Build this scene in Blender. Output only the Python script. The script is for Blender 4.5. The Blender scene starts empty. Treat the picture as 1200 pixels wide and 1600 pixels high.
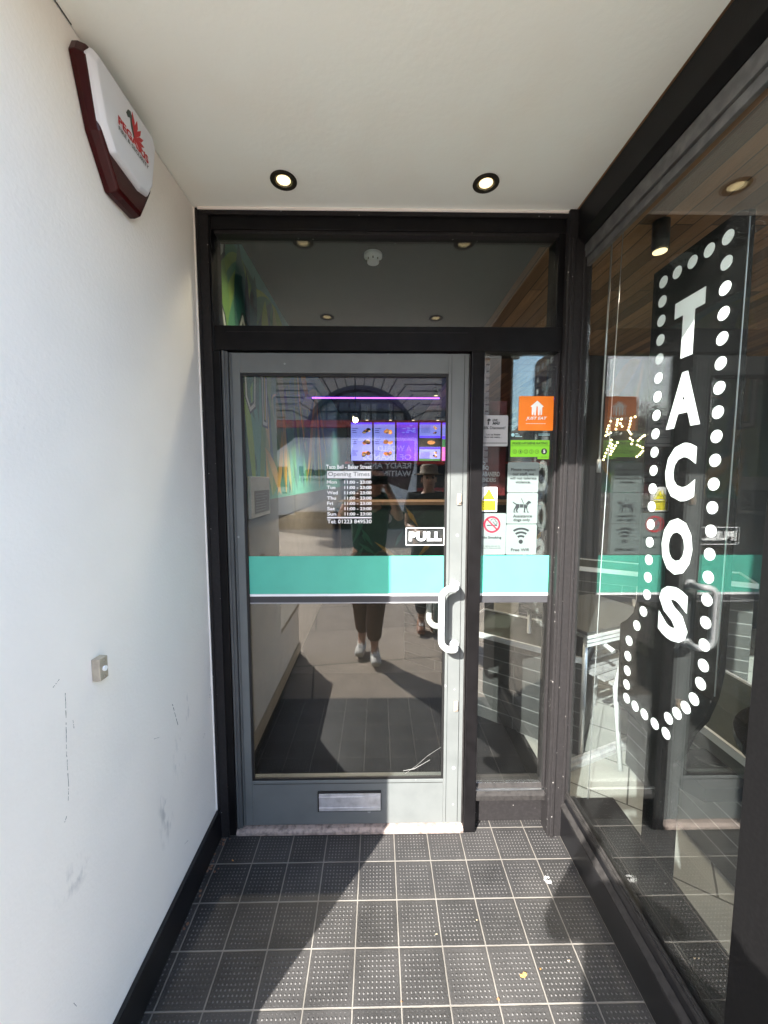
import bpy, bmesh, math, random
from mathutils import Vector, Matrix
random.seed(7)
R = math.radians
S = bpy.context.scene
C = S.collection
# ------------------------------------------------------------------ camera, sky, sun, exposure
cd = bpy.data.cameras.new("camera"); cam = bpy.data.objects.new("camera", cd); C.objects.link(cam)
cam.location = (0, 0, 1.566)
cam.rotation_euler = (R(90 - 4.75), 0, R(-.9))
cd.sensor_fit = 'HORIZONTAL'; cd.sensor_width = 36; cd.lens = 36 * 601 / 1200
cd.clip_start = .01; cd.clip_end = 600
S.camera = cam
S.render.resolution_x = 768; S.render.resolution_y = 1024
W = bpy.data.worlds.new("World"); S.world = W; W.use_nodes = True
wn = W.node_tree
sky = wn.nodes.new('ShaderNodeTexSky'); sky.sky_type = 'NISHITA'; sky.sun_disc = False
EL = math.atan(.89 / 1.209)
sky.sun_elevation = EL; sky.sun_rotation = math.atan2(-.68, -1.0)
sky.air_density = 1.0; sky.dust_density = 1.2; sky.ozone_density = .7
bg = wn.nodes['Background']; bg.inputs[1].default_value = .15
wn.links.new(sky.outputs[0], bg.inputs[0])
sd = bpy.data.lights.new("sun", 'SUN'); sd.energy = 3.5; sd.angle = R(.5); sd.color = (1, .955, .89)
sun = bpy.data.objects.new("sun", sd); C.objects.link(sun)
sun.rotation_euler = Vector((.68, 1.0, -.89)).to_track_quat('-Z', 'Y').to_euler()
sun.location = (-4, -6, 6)
S.view_settings.view_transform = 'Standard'; S.view_settings.look = 'None'
S.view_settings.exposure = 2.85; S.view_settings.gamma = 1
S.cycles.max_bounces = 14; S.cycles.transparent_max_bounces = 40; S.cycles.glossy_bounces = 8
S.cycles.diffuse_bounces = 5
S.cycles.caustics_reflective = False; S.cycles.caustics_refractive = False
S.cycles.sample_clamp_indirect = 4; S.cycles.use_denoising = True

# ------------------------------------------------------------------ materials
def lk(nt, a, b): nt.links.new(a, b)
def mat(name, col, rough=.5, metal=0., var=.12, nscale=9., bump=.0, bscale=60., spec=.5, emit=0., dirt=None, coat=0., speck=0., speckcol=(.45, .44, .42)):
    m = bpy.data.materials.new(name); m.use_nodes = True; nt = m.node_tree; b = nt.nodes['Principled BSDF']
    b.inputs['Roughness'].default_value = rough; b.inputs['Metallic'].default_value = metal
    b.inputs['Specular IOR Level'].default_value = spec; b.inputs['Coat Weight'].default_value = coat
    tc = nt.nodes.new('ShaderNodeTexCoord')
    n = nt.nodes.new('ShaderNodeTexNoise'); n.inputs['Scale'].default_value = nscale; n.inputs['Detail'].default_value = 6
    lk(nt, tc.outputs['Object'], n.inputs['Vector'])
    mx = nt.nodes.new('ShaderNodeMix'); mx.data_type = 'RGBA'
    c2 = dirt if dirt else tuple(max(0, c * (1 - 2 * var)) for c in col)
    mx.inputs[6].default_value = (*col, 1); mx.inputs[7].default_value = (*c2, 1)
    mr = nt.nodes.new('ShaderNodeMapRange'); mr.inputs[1].default_value = .42; mr.inputs[2].default_value = .75
    lk(nt, n.outputs[0], mr.inputs[0]); lk(nt, mr.outputs[0], mx.inputs[0])
    if speck:
        vo = nt.nodes.new('ShaderNodeTexVoronoi'); vo.inputs['Scale'].default_value = speck; vo.inputs['Randomness'].default_value = 1
        lk(nt, tc.outputs['Object'], vo.inputs['Vector'])
        sx_ = nt.nodes.new('ShaderNodeSeparateColor'); lk(nt, vo.outputs['Color'], sx_.inputs[0])
        sz_ = nt.nodes.new('ShaderNodeMapRange'); sz_.inputs[1].default_value = .90; sz_.inputs[2].default_value = 1; sz_.inputs[3].default_value = 0; sz_.inputs[4].default_value = .22; lk(nt, sx_.outputs[0], sz_.inputs[0])
        ls = nt.nodes.new('ShaderNodeMath'); ls.operation = 'LESS_THAN'; lk(nt, vo.outputs['Distance'], ls.inputs[0]); lk(nt, sz_.outputs[0], ls.inputs[1])
        mk = nt.nodes.new('ShaderNodeMix'); mk.data_type = 'RGBA'; mk.inputs[7].default_value = (*speckcol, 1); lk(nt, ls.outputs[0], mk.inputs[0]); lk(nt, mx.outputs[2], mk.inputs[6]); mx = mk
    lk(nt, mx.outputs[2], b.inputs['Base Color'])
    if bump:
        n2 = nt.nodes.new('ShaderNodeTexNoise'); n2.inputs['Scale'].default_value = bscale; n2.inputs['Detail'].default_value = 4
        lk(nt, tc.outputs['Object'], n2.inputs['Vector'])
        bp = nt.nodes.new('ShaderNodeBump'); bp.inputs['Strength'].default_value = bump; bp.inputs['Distance'].default_value = .004
        lk(nt, n2.outputs[0], bp.inputs['Height']); lk(nt, bp.outputs[0], b.inputs['Normal'])
    if emit:
        lk(nt, mx.outputs[2], b.inputs['Emission Color']); b.inputs['Emission Strength'].default_value = emit
    return m
def glass(name, r0, tint=(.9, .94, .92), dust=.0, speck=.0):
    m = bpy.data.materials.new(name); m.use_nodes = True; nt = m.node_tree; nt.nodes.clear()
    out = nt.nodes.new('ShaderNodeOutputMaterial')
    g = nt.nodes.new('ShaderNodeNewGeometry')
    dot = nt.nodes.new('ShaderNodeVectorMath'); dot.operation = 'DOT_PRODUCT'
    lk(nt, g.outputs['Incoming'], dot.inputs[0]); lk(nt, g.outputs['Normal'], dot.inputs[1])
    def M(op, a, b=None):
        n = nt.nodes.new('ShaderNodeMath'); n.operation = op
        for i, v in enumerate((a, b)):
            if v is None: continue
            if isinstance(v, (int, float)): n.inputs[i].default_value = v
            else: lk(nt, v, n.inputs[i])
        return n.outputs[0]
    a = M('ABSOLUTE', dot.outputs['Value']); q = M('SUBTRACT', 1.0, a); q = M('POWER', q, 4.2)
    fac = M('ADD', M('MULTIPLY', q, 1 - r0), r0)
    tr = nt.nodes.new('ShaderNodeBsdfTransparent'); tr.inputs[0].default_value = (*tint, 1)
    gl = nt.nodes.new('ShaderNodeBsdfGlossy'); gl.inputs['Roughness'].default_value = 0; gl.inputs[0].default_value = (.97, .98, .98, 1)
    mx = nt.nodes.new('ShaderNodeMixShader'); lk(nt, fac, mx.inputs[0]); lk(nt, tr.outputs[0], mx.inputs[1]); lk(nt, gl.outputs[0], mx.inputs[2])
    res = mx.outputs[0]
    if dust or speck:
        tc = nt.nodes.new('ShaderNodeTexCoord')
        n = nt.nodes.new('ShaderNodeTexNoise'); n.inputs['Scale'].default_value = 330; n.inputs['Detail'].default_value = 2
        n2 = nt.nodes.new('ShaderNodeTexNoise'); n2.inputs['Scale'].default_value = 5; n2.inputs['Detail'].default_value = 5
        lk(nt, tc.outputs['Object'], n.inputs[0]); lk(nt, tc.outputs['Object'], n2.inputs[0])
        sp = nt.nodes.new('ShaderNodeMapRange'); sp.inputs[1].default_value = .68; sp.inputs[2].default_value = .74; sp.inputs[4].default_value = speck
        lk(nt, n.outputs[0], sp.inputs[0])
        f = M('ADD', sp.outputs[0], M('MULTIPLY', n2.outputs[0], dust * 2))
        df = nt.nodes.new('ShaderNodeBsdfDiffuse'); df.inputs[0].default_value = (.5, .5, .48, 1)
        m2 = nt.nodes.new('ShaderNodeMixShader'); lk(nt, f, m2.inputs[0]); lk(nt, res, m2.inputs[1]); lk(nt, df.outputs[0], m2.inputs[2]); res = m2.outputs[0]
    lk(nt, res, out.inputs[0])
    return m

M_plaster = mat('white_wall_paint', (.885, .84, .785), .7, var=.025, nscale=3.5, bump=.22, bscale=110)
M_ceil = mat('ceiling_paint', (.88, .93, .90), .8, nscale=4, bump=.15, bscale=60, dirt=(.86, .885, .84), speck=9, speckcol=(.62, .60, .54))
M_black = mat('black_powder_coat', (.0065, .006, .0065), .42, var=.25, nscale=20, bump=.05, bscale=200, spec=.15)
M_blackrough = mat('weathered_black_paint', (.017, .0158, .0162), .5, nscale=90, dirt=(.024, .022, .0225), bump=.05, bscale=160, spec=.15, speck=70, speckcol=(.22, .21, .20))
M_skirt = mat('black_skirting_gloss', (.008, .008, .009), .3, var=.3)
M_door = mat('grey_green_door_paint', (.128, .138, .136), .45, nscale=12, dirt=(.110, .120, .118), bump=.05, bscale=80, speck=24, speckcol=(.24, .25, .25))
M_gasket = mat('rubber_gasket', (.006, .006, .006), .6)
M_sill = mat('dusty_sill', (.028, .026, .025), .6, nscale=60, dirt=(.012, .011, .011), spec=.2)
M_white = mat('white_powder_coat', (.82, .83, .84), .28, var=.03)
M_vinyl = mat('white_vinyl', (.88, .89, .89), .45, var=.02)
M_teal = mat('teal_vinyl', (.085, .47, .35), .4, var=.04)
M_metal = mat('aluminium', (.62, .63, .65), .3, 1., var=.08)
M_brushed = mat('brushed_aluminium', (.60, .60, .62), .38, .55, var=.15, nscale=30)
M_pole = mat('white_tube_metal', (.72, .74, .76), .25, .4, var=.05)
M_thr = mat('stone_threshold', (.34, .27, .235), .8, nscale=55, dirt=(.10, .08, .07), bump=.4, bscale=150)
M_ink = mat('dark_ink', (.012, .016, .018), .5)
M_skyvinyl = mat('pale_blue_sticker', (.14, .175, .17), .45, var=.03)
M_greyvinyl = mat('grey_sticker', (.30, .30, .31), .5, var=.03)
M_orange = mat('orange_sticker', (.92, .22, .010), .45, var=.03)
M_green = mat('lime_green_sticker', (.22, .62, .02), .4, var=.02)
M_yellow = mat('yellow_sticker', (.85, .76, .015), .4, var=.02)
M_nosmoke = mat('prohibition_red', (.55, .01, .03), .45)
M_red = mat('red_translucent_plastic', (.038, .001, .0014), .25, var=.15, spec=.25)
M_redink = mat('red_print', (.50, .015, .02), .5)
M_darkgreenink = mat('dark_green_print', (.03, .05, .04), .5)
M_cover = mat('white_box_plastic', (.70, .72, .78), .35, var=.02)
M_sign = mat('dark_sign_board', (.0025, .0027, .003), .7, var=.2, nscale=40, spec=.03, speck=60, speckcol=(.08, .08, .08))
M_darkpanel = mat('dark_panel', (.013, .013, .014), .6, nscale=300, dirt=(.05, .05, .05))
M_lampglow = mat('warm_lamp', (1, .78, .42), .5, var=.0, emit=.32)
M_lamprefl = mat('lamp_reflector', (.75, .62, .38), .25, .9)
M_trim = mat('bronze_trim', (.03, .024, .02), .35, .6)
M_wood = None
G_door = glass('door_glass', .068, tint=(.82, .84, .83), dust=.002, speck=.05)
G_side = glass('side_glass', .11, tint=(.88, .90, .89), dust=.002, speck=.06)
G_tran = glass('transom_glass', .045)
G_right = glass('bay_window_glass', .066, tint=(.93, .96, .95), dust=.003, speck=.14)
G_front = glass('street_window_glass', .04)
G_van = glass('vehicle_glass', .12, tint=(.12, .13, .13))

def floor_mat():
    m = bpy.data.materials.new('dimpled_black_tiles'); m.use_nodes = True; nt = m.node_tree; b = nt.nodes['Principled BSDF']
    g = nt.nodes.new('ShaderNodeTexCoord'); sp = nt.nodes.new('ShaderNodeSeparateXYZ'); lk(nt, g.outputs['Object'], sp.inputs[0])
    def M(op, a, b_=None, c=None):
        n = nt.nodes.new('ShaderNodeMath'); n.operation = op
        for i, v in enumerate((a, b_, c)):
            if v is None: continue
            if isinstance(v, (int, float)): n.inputs[i].default_value = v
            else: lk(nt, v, n.inputs[i])
        return n.outputs[0]
    P = .1467
    wob = nt.nodes.new('ShaderNodeTexNoise'); wob.inputs['Scale'].default_value = 60; lk(nt, g.outputs['Object'], wob.inputs[0])
    wv = M('MULTIPLY', M('SUBTRACT', wob.outputs[0], .5), .0016)
    u = M('DIVIDE', M('ADD', M('SUBTRACT', sp.outputs[0], .068), wv), P); v = M('DIVIDE', M('ADD', M('SUBTRACT', sp.outputs[1], 1.313), wv), P)
    fu = M('FRACT', M('ADD', u, 50)); fv = M('FRACT', M('ADD', v, 50))
    du = M('MINIMUM', fu, M('SUBTRACT', 1, fu)); dv = M('MINIMUM', fv, M('SUBTRACT', 1, fv)); d = M('MINIMUM', du, dv)
    gr = nt.nodes.new('ShaderNodeMapRange'); gr.inputs[1].default_value = .012; gr.inputs[2].default_value = .020; gr.inputs[3].default_value = 1; gr.inputs[4].default_value = 0; lk(nt, d, gr.inputs[0])
    # raised dots, eleven to a tile
    N = 11
    a = M('SUBTRACT', M('FRACT', M('MULTIPLY', fu, N)), .5); c = M('SUBTRACT', M('FRACT', M('MULTIPLY', fv, N)), .5)
    r = M('SQRT', M('ADD', M('MULTIPLY', a, a), M('MULTIPLY', c, c)))
    dot = nt.nodes.new('ShaderNodeMapRange'); dot.interpolation_type = 'SMOOTHSTEP'; dot.inputs[1].default_value = .10; dot.inputs[2].default_value = .26; dot.inputs[3].default_value = 1; dot.inputs[4].default_value = 0; lk(nt, r, dot.inputs[0])
    inner = nt.nodes.new('ShaderNodeMapRange'); inner.inputs[1].default_value = .05; inner.inputs[2].default_value = .07; lk(nt, d, inner.inputs[0])
    dm = M('MULTIPLY', dot.outputs[0], inner.outputs[0])
    wear = nt.nodes.new('ShaderNodeTexNoise'); wear.inputs['Scale'].default_value = 7; wear.inputs['Detail'].default_value = 8; lk(nt, g.outputs['Object'], wear.inputs[0])
    fine = nt.nodes.new('ShaderNodeTexNoise'); fine.inputs['Scale'].default_value = 160; fine.inputs['Detail'].default_value = 3; lk(nt, g.outputs['Object'], fine.inputs[0])
    # per tile tone
    cx = nt.nodes.new('ShaderNodeCombineXYZ'); lk(nt, M('FLOOR', u), cx.inputs[0]); lk(nt, M('FLOOR', v), cx.inputs[1])
    wn_ = nt.nodes.new('ShaderNodeTexWhiteNoise'); lk(nt, cx.outputs[0], wn_.inputs[0])
    base = nt.nodes.new('ShaderNodeMix'); base.data_type = 'RGBA'; base.inputs[6].default_value = (.015, .0147, .0150, 1); base.inputs[7].default_value = (.050, .0478, .047, 1)
    fb = M('ADD', M('MULTIPLY', wear.outputs[0], .55), M('ADD', M('MULTIPLY', fine.outputs[0], .45), M('MULTIPLY', wn_.outputs[0], .22)))
    fr = nt.nodes.new('ShaderNodeMapRange'); fr.inputs[1].default_value = .4; fr.inputs[2].default_value = .85; lk(nt, fb, fr.inputs[0]); lk(nt, fr.outputs[0], base.inputs[0])
    c2 = nt.nodes.new('ShaderNodeMix'); c2.data_type = 'RGBA'; c2.inputs[7].default_value = (.12, .116, .112, 1)
    lk(nt, M('MULTIPLY', dm, M('MULTIPLY', M('POWER', wear.outputs[0], 2.6), 6.5)), c2.inputs[0]); lk(nt, base.outputs[2], c2.inputs[6])
    gc = nt.nodes.new('ShaderNodeMix'); gc.data_type = 'RGBA'; gc.inputs[6].default_value = (.07, .064, .056, 1); gc.inputs[7].default_value = (.25, .235, .21, 1); lk(nt, wear.outputs[0], gc.inputs[0])
    c3 = nt.nodes.new('ShaderNodeMix'); c3.data_type = 'RGBA'; lk(nt, gr.outputs[0], c3.inputs[0]); lk(nt, c2.outputs[2], c3.inputs[6]); lk(nt, gc.outputs[2], c3.inputs[7])
    lk(nt, c3.outputs[2], b.inputs['Base Color'])
    b.inputs['Roughness'].default_value = .5
    h = M('ADD', M('SUBTRACT', M('MULTIPLY', dm, .9), M('MULTIPLY', gr.outputs[0], .8)), M('MULTIPLY', fine.outputs[0], .25))
    bp = nt.nodes.new('ShaderNodeBump'); bp.inputs['Strength'].default_value = .9; bp.inputs['Distance'].default_value = .0022
    lk(nt, h, bp.inputs['Height']); lk(nt, bp.outputs[0], b.inputs['Normal'])
    return m

def brickish(name, col, mortar, bw, bh, ms=.02, rough=.85, c2=None, rot=(R(90), 0, 0), offset=.5):
    m = bpy.data.materials.new(name); m.use_nodes = True; nt = m.node_tree; b = nt.nodes['Principled BSDF']
    tc = nt.nodes.new('ShaderNodeTexCoord'); mp = nt.nodes.new('ShaderNodeMapping'); mp.inputs['Rotation'].default_value = rot
    br = nt.nodes.new('ShaderNodeTexBrick'); br.inputs['Scale'].default_value = 1; br.inputs['Brick Width'].default_value = bw; br.inputs['Row Height'].default_value = bh
    br.inputs['Mortar Size'].default_value = ms; br.offset = offset
    br.inputs['Color1'].default_value = (*col, 1); br.inputs['Color2'].default_value = (*(c2 or tuple(x * .75 for x in col)), 1); br.inputs['Mortar'].default_value = (*mortar, 1)
    lk(nt, tc.outputs['Object'], mp.inputs[0]); lk(nt, mp.outputs[0], br.inputs[0])
    n = nt.nodes.new('ShaderNodeTexNoise'); n.inputs['Scale'].default_value = 6; n.inputs['Detail'].default_value = 8; lk(nt, tc.outputs['Object'], n.inputs[0])
    mx = nt.nodes.new('ShaderNodeMix'); mx.data_type = 'RGBA'; mx.blend_type = 'MULTIPLY'; mx.inputs[0].default_value = .45
    lk(nt, br.outputs[0], mx.inputs[6]); lk(nt, n.outputs[0], mx.inputs[7]); lk(nt, mx.outputs[2], b.inputs['Base Color']); b.inputs['Roughness'].default_value = rough
    bp = nt.nodes.new('ShaderNodeBump'); bp.inputs['Strength'].default_value = .5; bp.inputs['Distance'].default_value = .01; bp.invert = True
    lk(nt, br.outputs['Fac'], bp.inputs['Height']); lk(nt, bp.outputs[0], b.inputs['Normal'])
    return m

def wood_mat():
    m = bpy.data.materials.new('mixed_timber_planks'); m.use_nodes = True; nt = m.node_tree; b = nt.nodes['Principled BSDF']
    tc = nt.nodes.new('ShaderNodeTexCoord'); br = nt.nodes.new('ShaderNodeTexBrick')
    mp = nt.nodes.new('ShaderNodeMapping'); mp.inputs['Rotation'].default_value = (0, 0, R(90)); lk(nt, tc.outputs['Object'], mp.inputs[0]); lk(nt, mp.outputs[0], br.inputs[0])
    br.inputs['Scale'].default_value = 1; br.inputs['Brick Width'].default_value = 1.3; br.inputs['Row Height'].default_value = .09; br.inputs['Mortar Size'].default_value = .003
    br.inputs['Color1'].default_value = (.48, .24, .11, 1); br.inputs['Color2'].default_value = (.13, .06, .03, 1); br.inputs['Mortar'].default_value = (.01, .006, .004, 1)
    n = nt.nodes.new('ShaderNodeTexNoise'); n.inputs['Scale'].default_value = 14; n.inputs['Detail'].default_value = 8
    m2 = nt.nodes.new('ShaderNodeMapping'); m2.inputs['Scale'].default_value = (4, .35, 1); lk(nt, tc.outputs['Object'], m2.inputs[0]); lk(nt, m2.outputs[0], n.inputs[0])
    mx = nt.nodes.new('ShaderNodeMix'); mx.data_type = 'RGBA'; mx.blend_type = 'MULTIPLY'; mx.inputs[0].default_value = .7
    lk(nt, br.outputs[0], mx.inputs[6]); lk(nt, n.outputs[0], mx.inputs[7]); lk(nt, mx.outputs[2], b.inputs['Base Color']); b.inputs['Roughness'].default_value = .55
    return m
M_wood = wood_mat()
M_tiles = floor_mat()

# ------------------------------------------------------------------ geometry helpers
OFF = {}
def tag(o, label=None, cat=None, group=None, kind=None):
    if label: o['label'] = label
    if cat: o['category'] = cat
    if group: o['group'] = group
    if kind: o['kind'] = kind
    return o
def thing(name, label, cat, loc=(0, 0, 0), group=None):
    o = bpy.data.objects.new(name, None); C.objects.link(o); o.location = loc; o.empty_display_size = .1
    OFF[o] = Vector(loc)
    return tag(o, label, cat, group)
class MB:
    def __init__(s): s.bm = bmesh.new()
    def box(s, x0, x1, y0, y1, z0, z1, mi=0, bev=0):
        vs = [s.bm.verts.new((x, y, z)) for x in (x0, x1) for y in (y0, y1) for z in (z0, z1)]
        fs = [(0, 1, 3, 2), (4, 6, 7, 5), (0, 4, 5, 1), (2, 3, 7, 6), (0, 2, 6, 4), (1, 5, 7, 3)]
        F = [s.bm.faces.new([vs[i] for i in f]) for f in fs]
        for f in F: f.material_index = mi
        if bev:
            es = list({e for f in F for e in f.edges})
            bmesh.ops.bevel(s.bm, geom=es, offset=bev, segments=2, affect='EDGES', profile=.7)
        return s
    def prism(s, pts, ax, d0, d1, mi=0):
        """polygon in the plane across axis ax, from depth d0 to d1"""
        def P(u, v, d): return (d, u, v) if ax == 0 else ((u, d, v) if ax == 1 else (u, v, d))
        a = [s.bm.verts.new(P(u, v, d0)) for u, v in pts]; b = [s.bm.verts.new(P(u, v, d1)) for u, v in pts]
        n = len(pts)
        fs = [s.bm.faces.new(a), s.bm.faces.new(b[::-1])] + [s.bm.faces.new([a[i], a[i - 1], b[i - 1], b[i]]) for i in range(n)]
        for f in fs: f.material_index = mi
        return s
    def loft(s, rings, mi=0, cap=True):
        R_ = [[s.bm.verts.new(p) for p in r] for r in rings]; n = len(R_[0])
        for a, b in zip(R_, R_[1:]):
            for i in range(n):
                f = s.bm.faces.new([a[i - 1], a[i], b[i], b[i - 1]]); f.material_index = mi; f.smooth = False
        if cap: s.bm.faces.new(R_[0]).material_index = mi; s.bm.faces.new(R_[-1][::-1]).material_index = mi
        return s
    def tube(s, pts, r, seg=12, mi=0, rs=None):
        pts = [Vector(p) for p in pts]; rings = []; prev = None
        for i, p in enumerate(pts):
            t = (pts[min(i + 1, len(pts) - 1)] - pts[max(i - 1, 0)]).normalized()
            if prev is None:
                a = t.orthogonal().normalized()
            else:
                a = (prev - t * prev.dot(t)).normalized()
            prev = a; b = t.cross(a); rr = rs[i] if rs else r
            rings.append([s.bm.verts.new(p + (a * math.cos(k * 2 * math.pi / seg) + b * math.sin(k * 2 * math.pi / seg)) * rr) for k in range(seg)])
        for A, B in zip(rings, rings[1:]):
            for i in range(seg):
                f = s.bm.faces.new([A[i - 1], A[i], B[i], B[i - 1]]); f.smooth = True; f.material_index = mi
        for q in (rings[0][::-1], rings[-1]):
            s.bm.faces.new(q).material_index = mi
        return s
    def disc(s, c, r, ax, d0, d1, seg=24, mi=0, sy=1.):
        return s.prism([(c[0] + r * math.cos(k * 2 * math.pi / seg), c[1] + r * sy * math.sin(k * 2 * math.pi / seg)) for k in range(seg)], ax, d0, d1, mi)
    def ring(s, c, r0, r1, ax, d0, d1, a0=0, a1=360, seg=36, mi=0):
        full = abs(a1 - a0) >= 360
        def P(u, v, d): return (d, u, v) if ax == 0 else ((u, d, v) if ax == 1 else (u, v, d))
        n = seg if full else seg + 1
        L = []
        for k in range(n):
            a = R(a0 + (a1 - a0) * k / seg)
            L.append([s.bm.verts.new(P(c[0] + r * math.cos(a), c[1] + r * math.sin(a), d)) for r, d in ((r0, d0), (r1, d0), (r1, d1), (r0, d1))])
        for i in range(n if full else n - 1):
            A, B = L[i], L[(i + 1) % n]
            for j in range(4): s.bm.faces.new([A[j], A[(j + 1) % 4], B[(j + 1) % 4], B[j]]).material_index = mi
        if not full:
            s.bm.faces.new(L[0]).material_index = mi; s.bm.faces.new(L[-1][::-1]).material_index = mi
        return s
    def line(s, pts, w, ax, d0, d1, mi=0):
        for (a, b), (c, d) in zip(pts, pts[1:]):
            v = Vector((c - a, d - b)); l = v.length
            if l < 1e-6: continue
            n = Vector((-v.y, v.x)) / l * w / 2; e = v / l * w * .3
            s.prism([(a - e.x + n.x, b - e.y + n.y), (a - e.x - n.x, b - e.y - n.y), (c + e.x - n.x, d + e.y - n.y), (c + e.x + n.x, d + e.y + n.y)], ax, d0, d1, mi)
        return s
    def text(s, body, u0, v0, w, h, face, d, th=.0006, bold=.0, mi=0, lean=0., spacing=1.):
        """lettering fitted to a w x h box whose lower-left corner (as read) is (u0, v0) in the plane"""
        cu = bpy.data.curves.new('t', 'FONT'); cu.body = body; cu.offset = bold; cu.fill_mode = 'FRONT'; cu.space_character = spacing
        cu.resolution_u = 3; cu.shear = lean
        o = bpy.data.objects.new('t', cu); C.objects.link(o); bpy.context.view_layer.update()
        me = bpy.data.meshes.new_from_object(o.evaluated_get(bpy.context.evaluated_depsgraph_get()))
        xs = [v.co.x for v in me.vertices]; ys = [v.co.y for v in me.vertices]
        x0, x1, y0, y1 = min(xs), max(xs), min(ys), max(ys)
        sg = {'-y': 1, '+y': -1, '+x': 1, '-x': -1}[face]; out = {'-y': -1, '+y': 1, '+x': 1, '-x': -1}[face]
        ax = 1 if 'y' in face else 0
        vs = []
        for v in me.vertices:
            u = u0 + sg * (v.co.x - x0) / (x1 - x0) * w; z = v0 + (v.co.y - y0) / (y1 - y0) * h
            vs.append(s.bm.verts.new((u, d + out * th, z) if ax == 1 else (d + out * th, u, z)))
        for p in me.polygons:
            try:
                f = s.bm.faces.new([vs[i] for i in p.vertices]); f.material_index = mi
            except ValueError: pass
        bpy.data.objects.remove(o); bpy.data.curves.remove(cu); bpy.data.meshes.remove(me)
        return s
    def build(s, name, mats, parent=None, smooth=False, bevel=0, label=None, cat=None, group=None, kind=None, loc=None, recalc=True):
        bm = s.bm
        if recalc: bmesh.ops.recalc_face_normals(bm, faces=bm.faces)
        off = OFF.get(parent, Vector((0, 0, 0))) if parent else Vector(loc or (0, 0, 0))
        if off.length: bmesh.ops.translate(bm, verts=bm.verts, vec=-off)
        me = bpy.data.meshes.new(name); bm.to_mesh(me); bm.free()
        if not isinstance(mats, (list, tuple)): mats = [mats]
        for m in mats: me.materials.append(m)
        if smooth:
            for p in me.polygons: p.use_smooth = True
        o = bpy.data.objects.new(name, me); C.objects.link(o)
        if parent: o.parent = parent; OFF[o] = off
        else: o.location = off; OFF[o] = off
        if bevel:
            b = o.modifiers.new('bevel', 'BEVEL'); b.width = bevel; b.segments = 2; b.limit_method = 'ANGLE'
        return tag(o, label, cat, group, kind)
def box(name, m, b, parent=None, bevel=0, **k): return MB().box(*b).build(name, m, parent, bevel=bevel, **k)

# ================================================================== SETTING
MB().box(-.72, .86, .572, 1.70, -.05, 0).build('entrance_floor', M_tiles, kind='structure')
M_pave = brickish('paving_slabs', (.40, .33, .265), (.13, .11, .09), 1.1, .75, .008, rot=(0, 0, R(8)))
MB().box(-40, 40, -8.7, .572, -.06, -.002).build('pavement', M_pave, kind='structure')
M_road = mat('asphalt', (.055, .052, .05), .85, nscale=3, dirt=(.075, .07, .066), bump=.5, bscale=90)
MB().box(-60, 60, -18.6, -8.85, -.3, -.12).build('road', M_road, kind='structure')
MB().box(-60, 60, -8.85, -8.7, -.3, .004).build('kerb', mat('granite_kerb', (.28, .27, .26), .8, nscale=30), kind='structure')
MB().box(-60, 60, -18.75, -18.6, -.3, .0).build('kerb', mat('granite_kerb', (.28, .27, .26), .8, nscale=30), kind='structure')
MB().box(-60, 60, -60, -18.75, -.3, -.004).build('far_pavement', M_pave, kind='structure')
M_ground = mat('ground', (.12, .11, .09), .9)
MB().box(-300, 300, -300, 60, -.5, -.31).build('ground', M_ground, kind='structure')
yl = MB()
for y in (-9.15, -9.3): yl.box(-60, 60, y - .03, y + .03, -.119, -.116)
yl.build('road_marking', mat('yellow_line_paint', (.6, .42, .04), .8), kind='structure')

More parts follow.
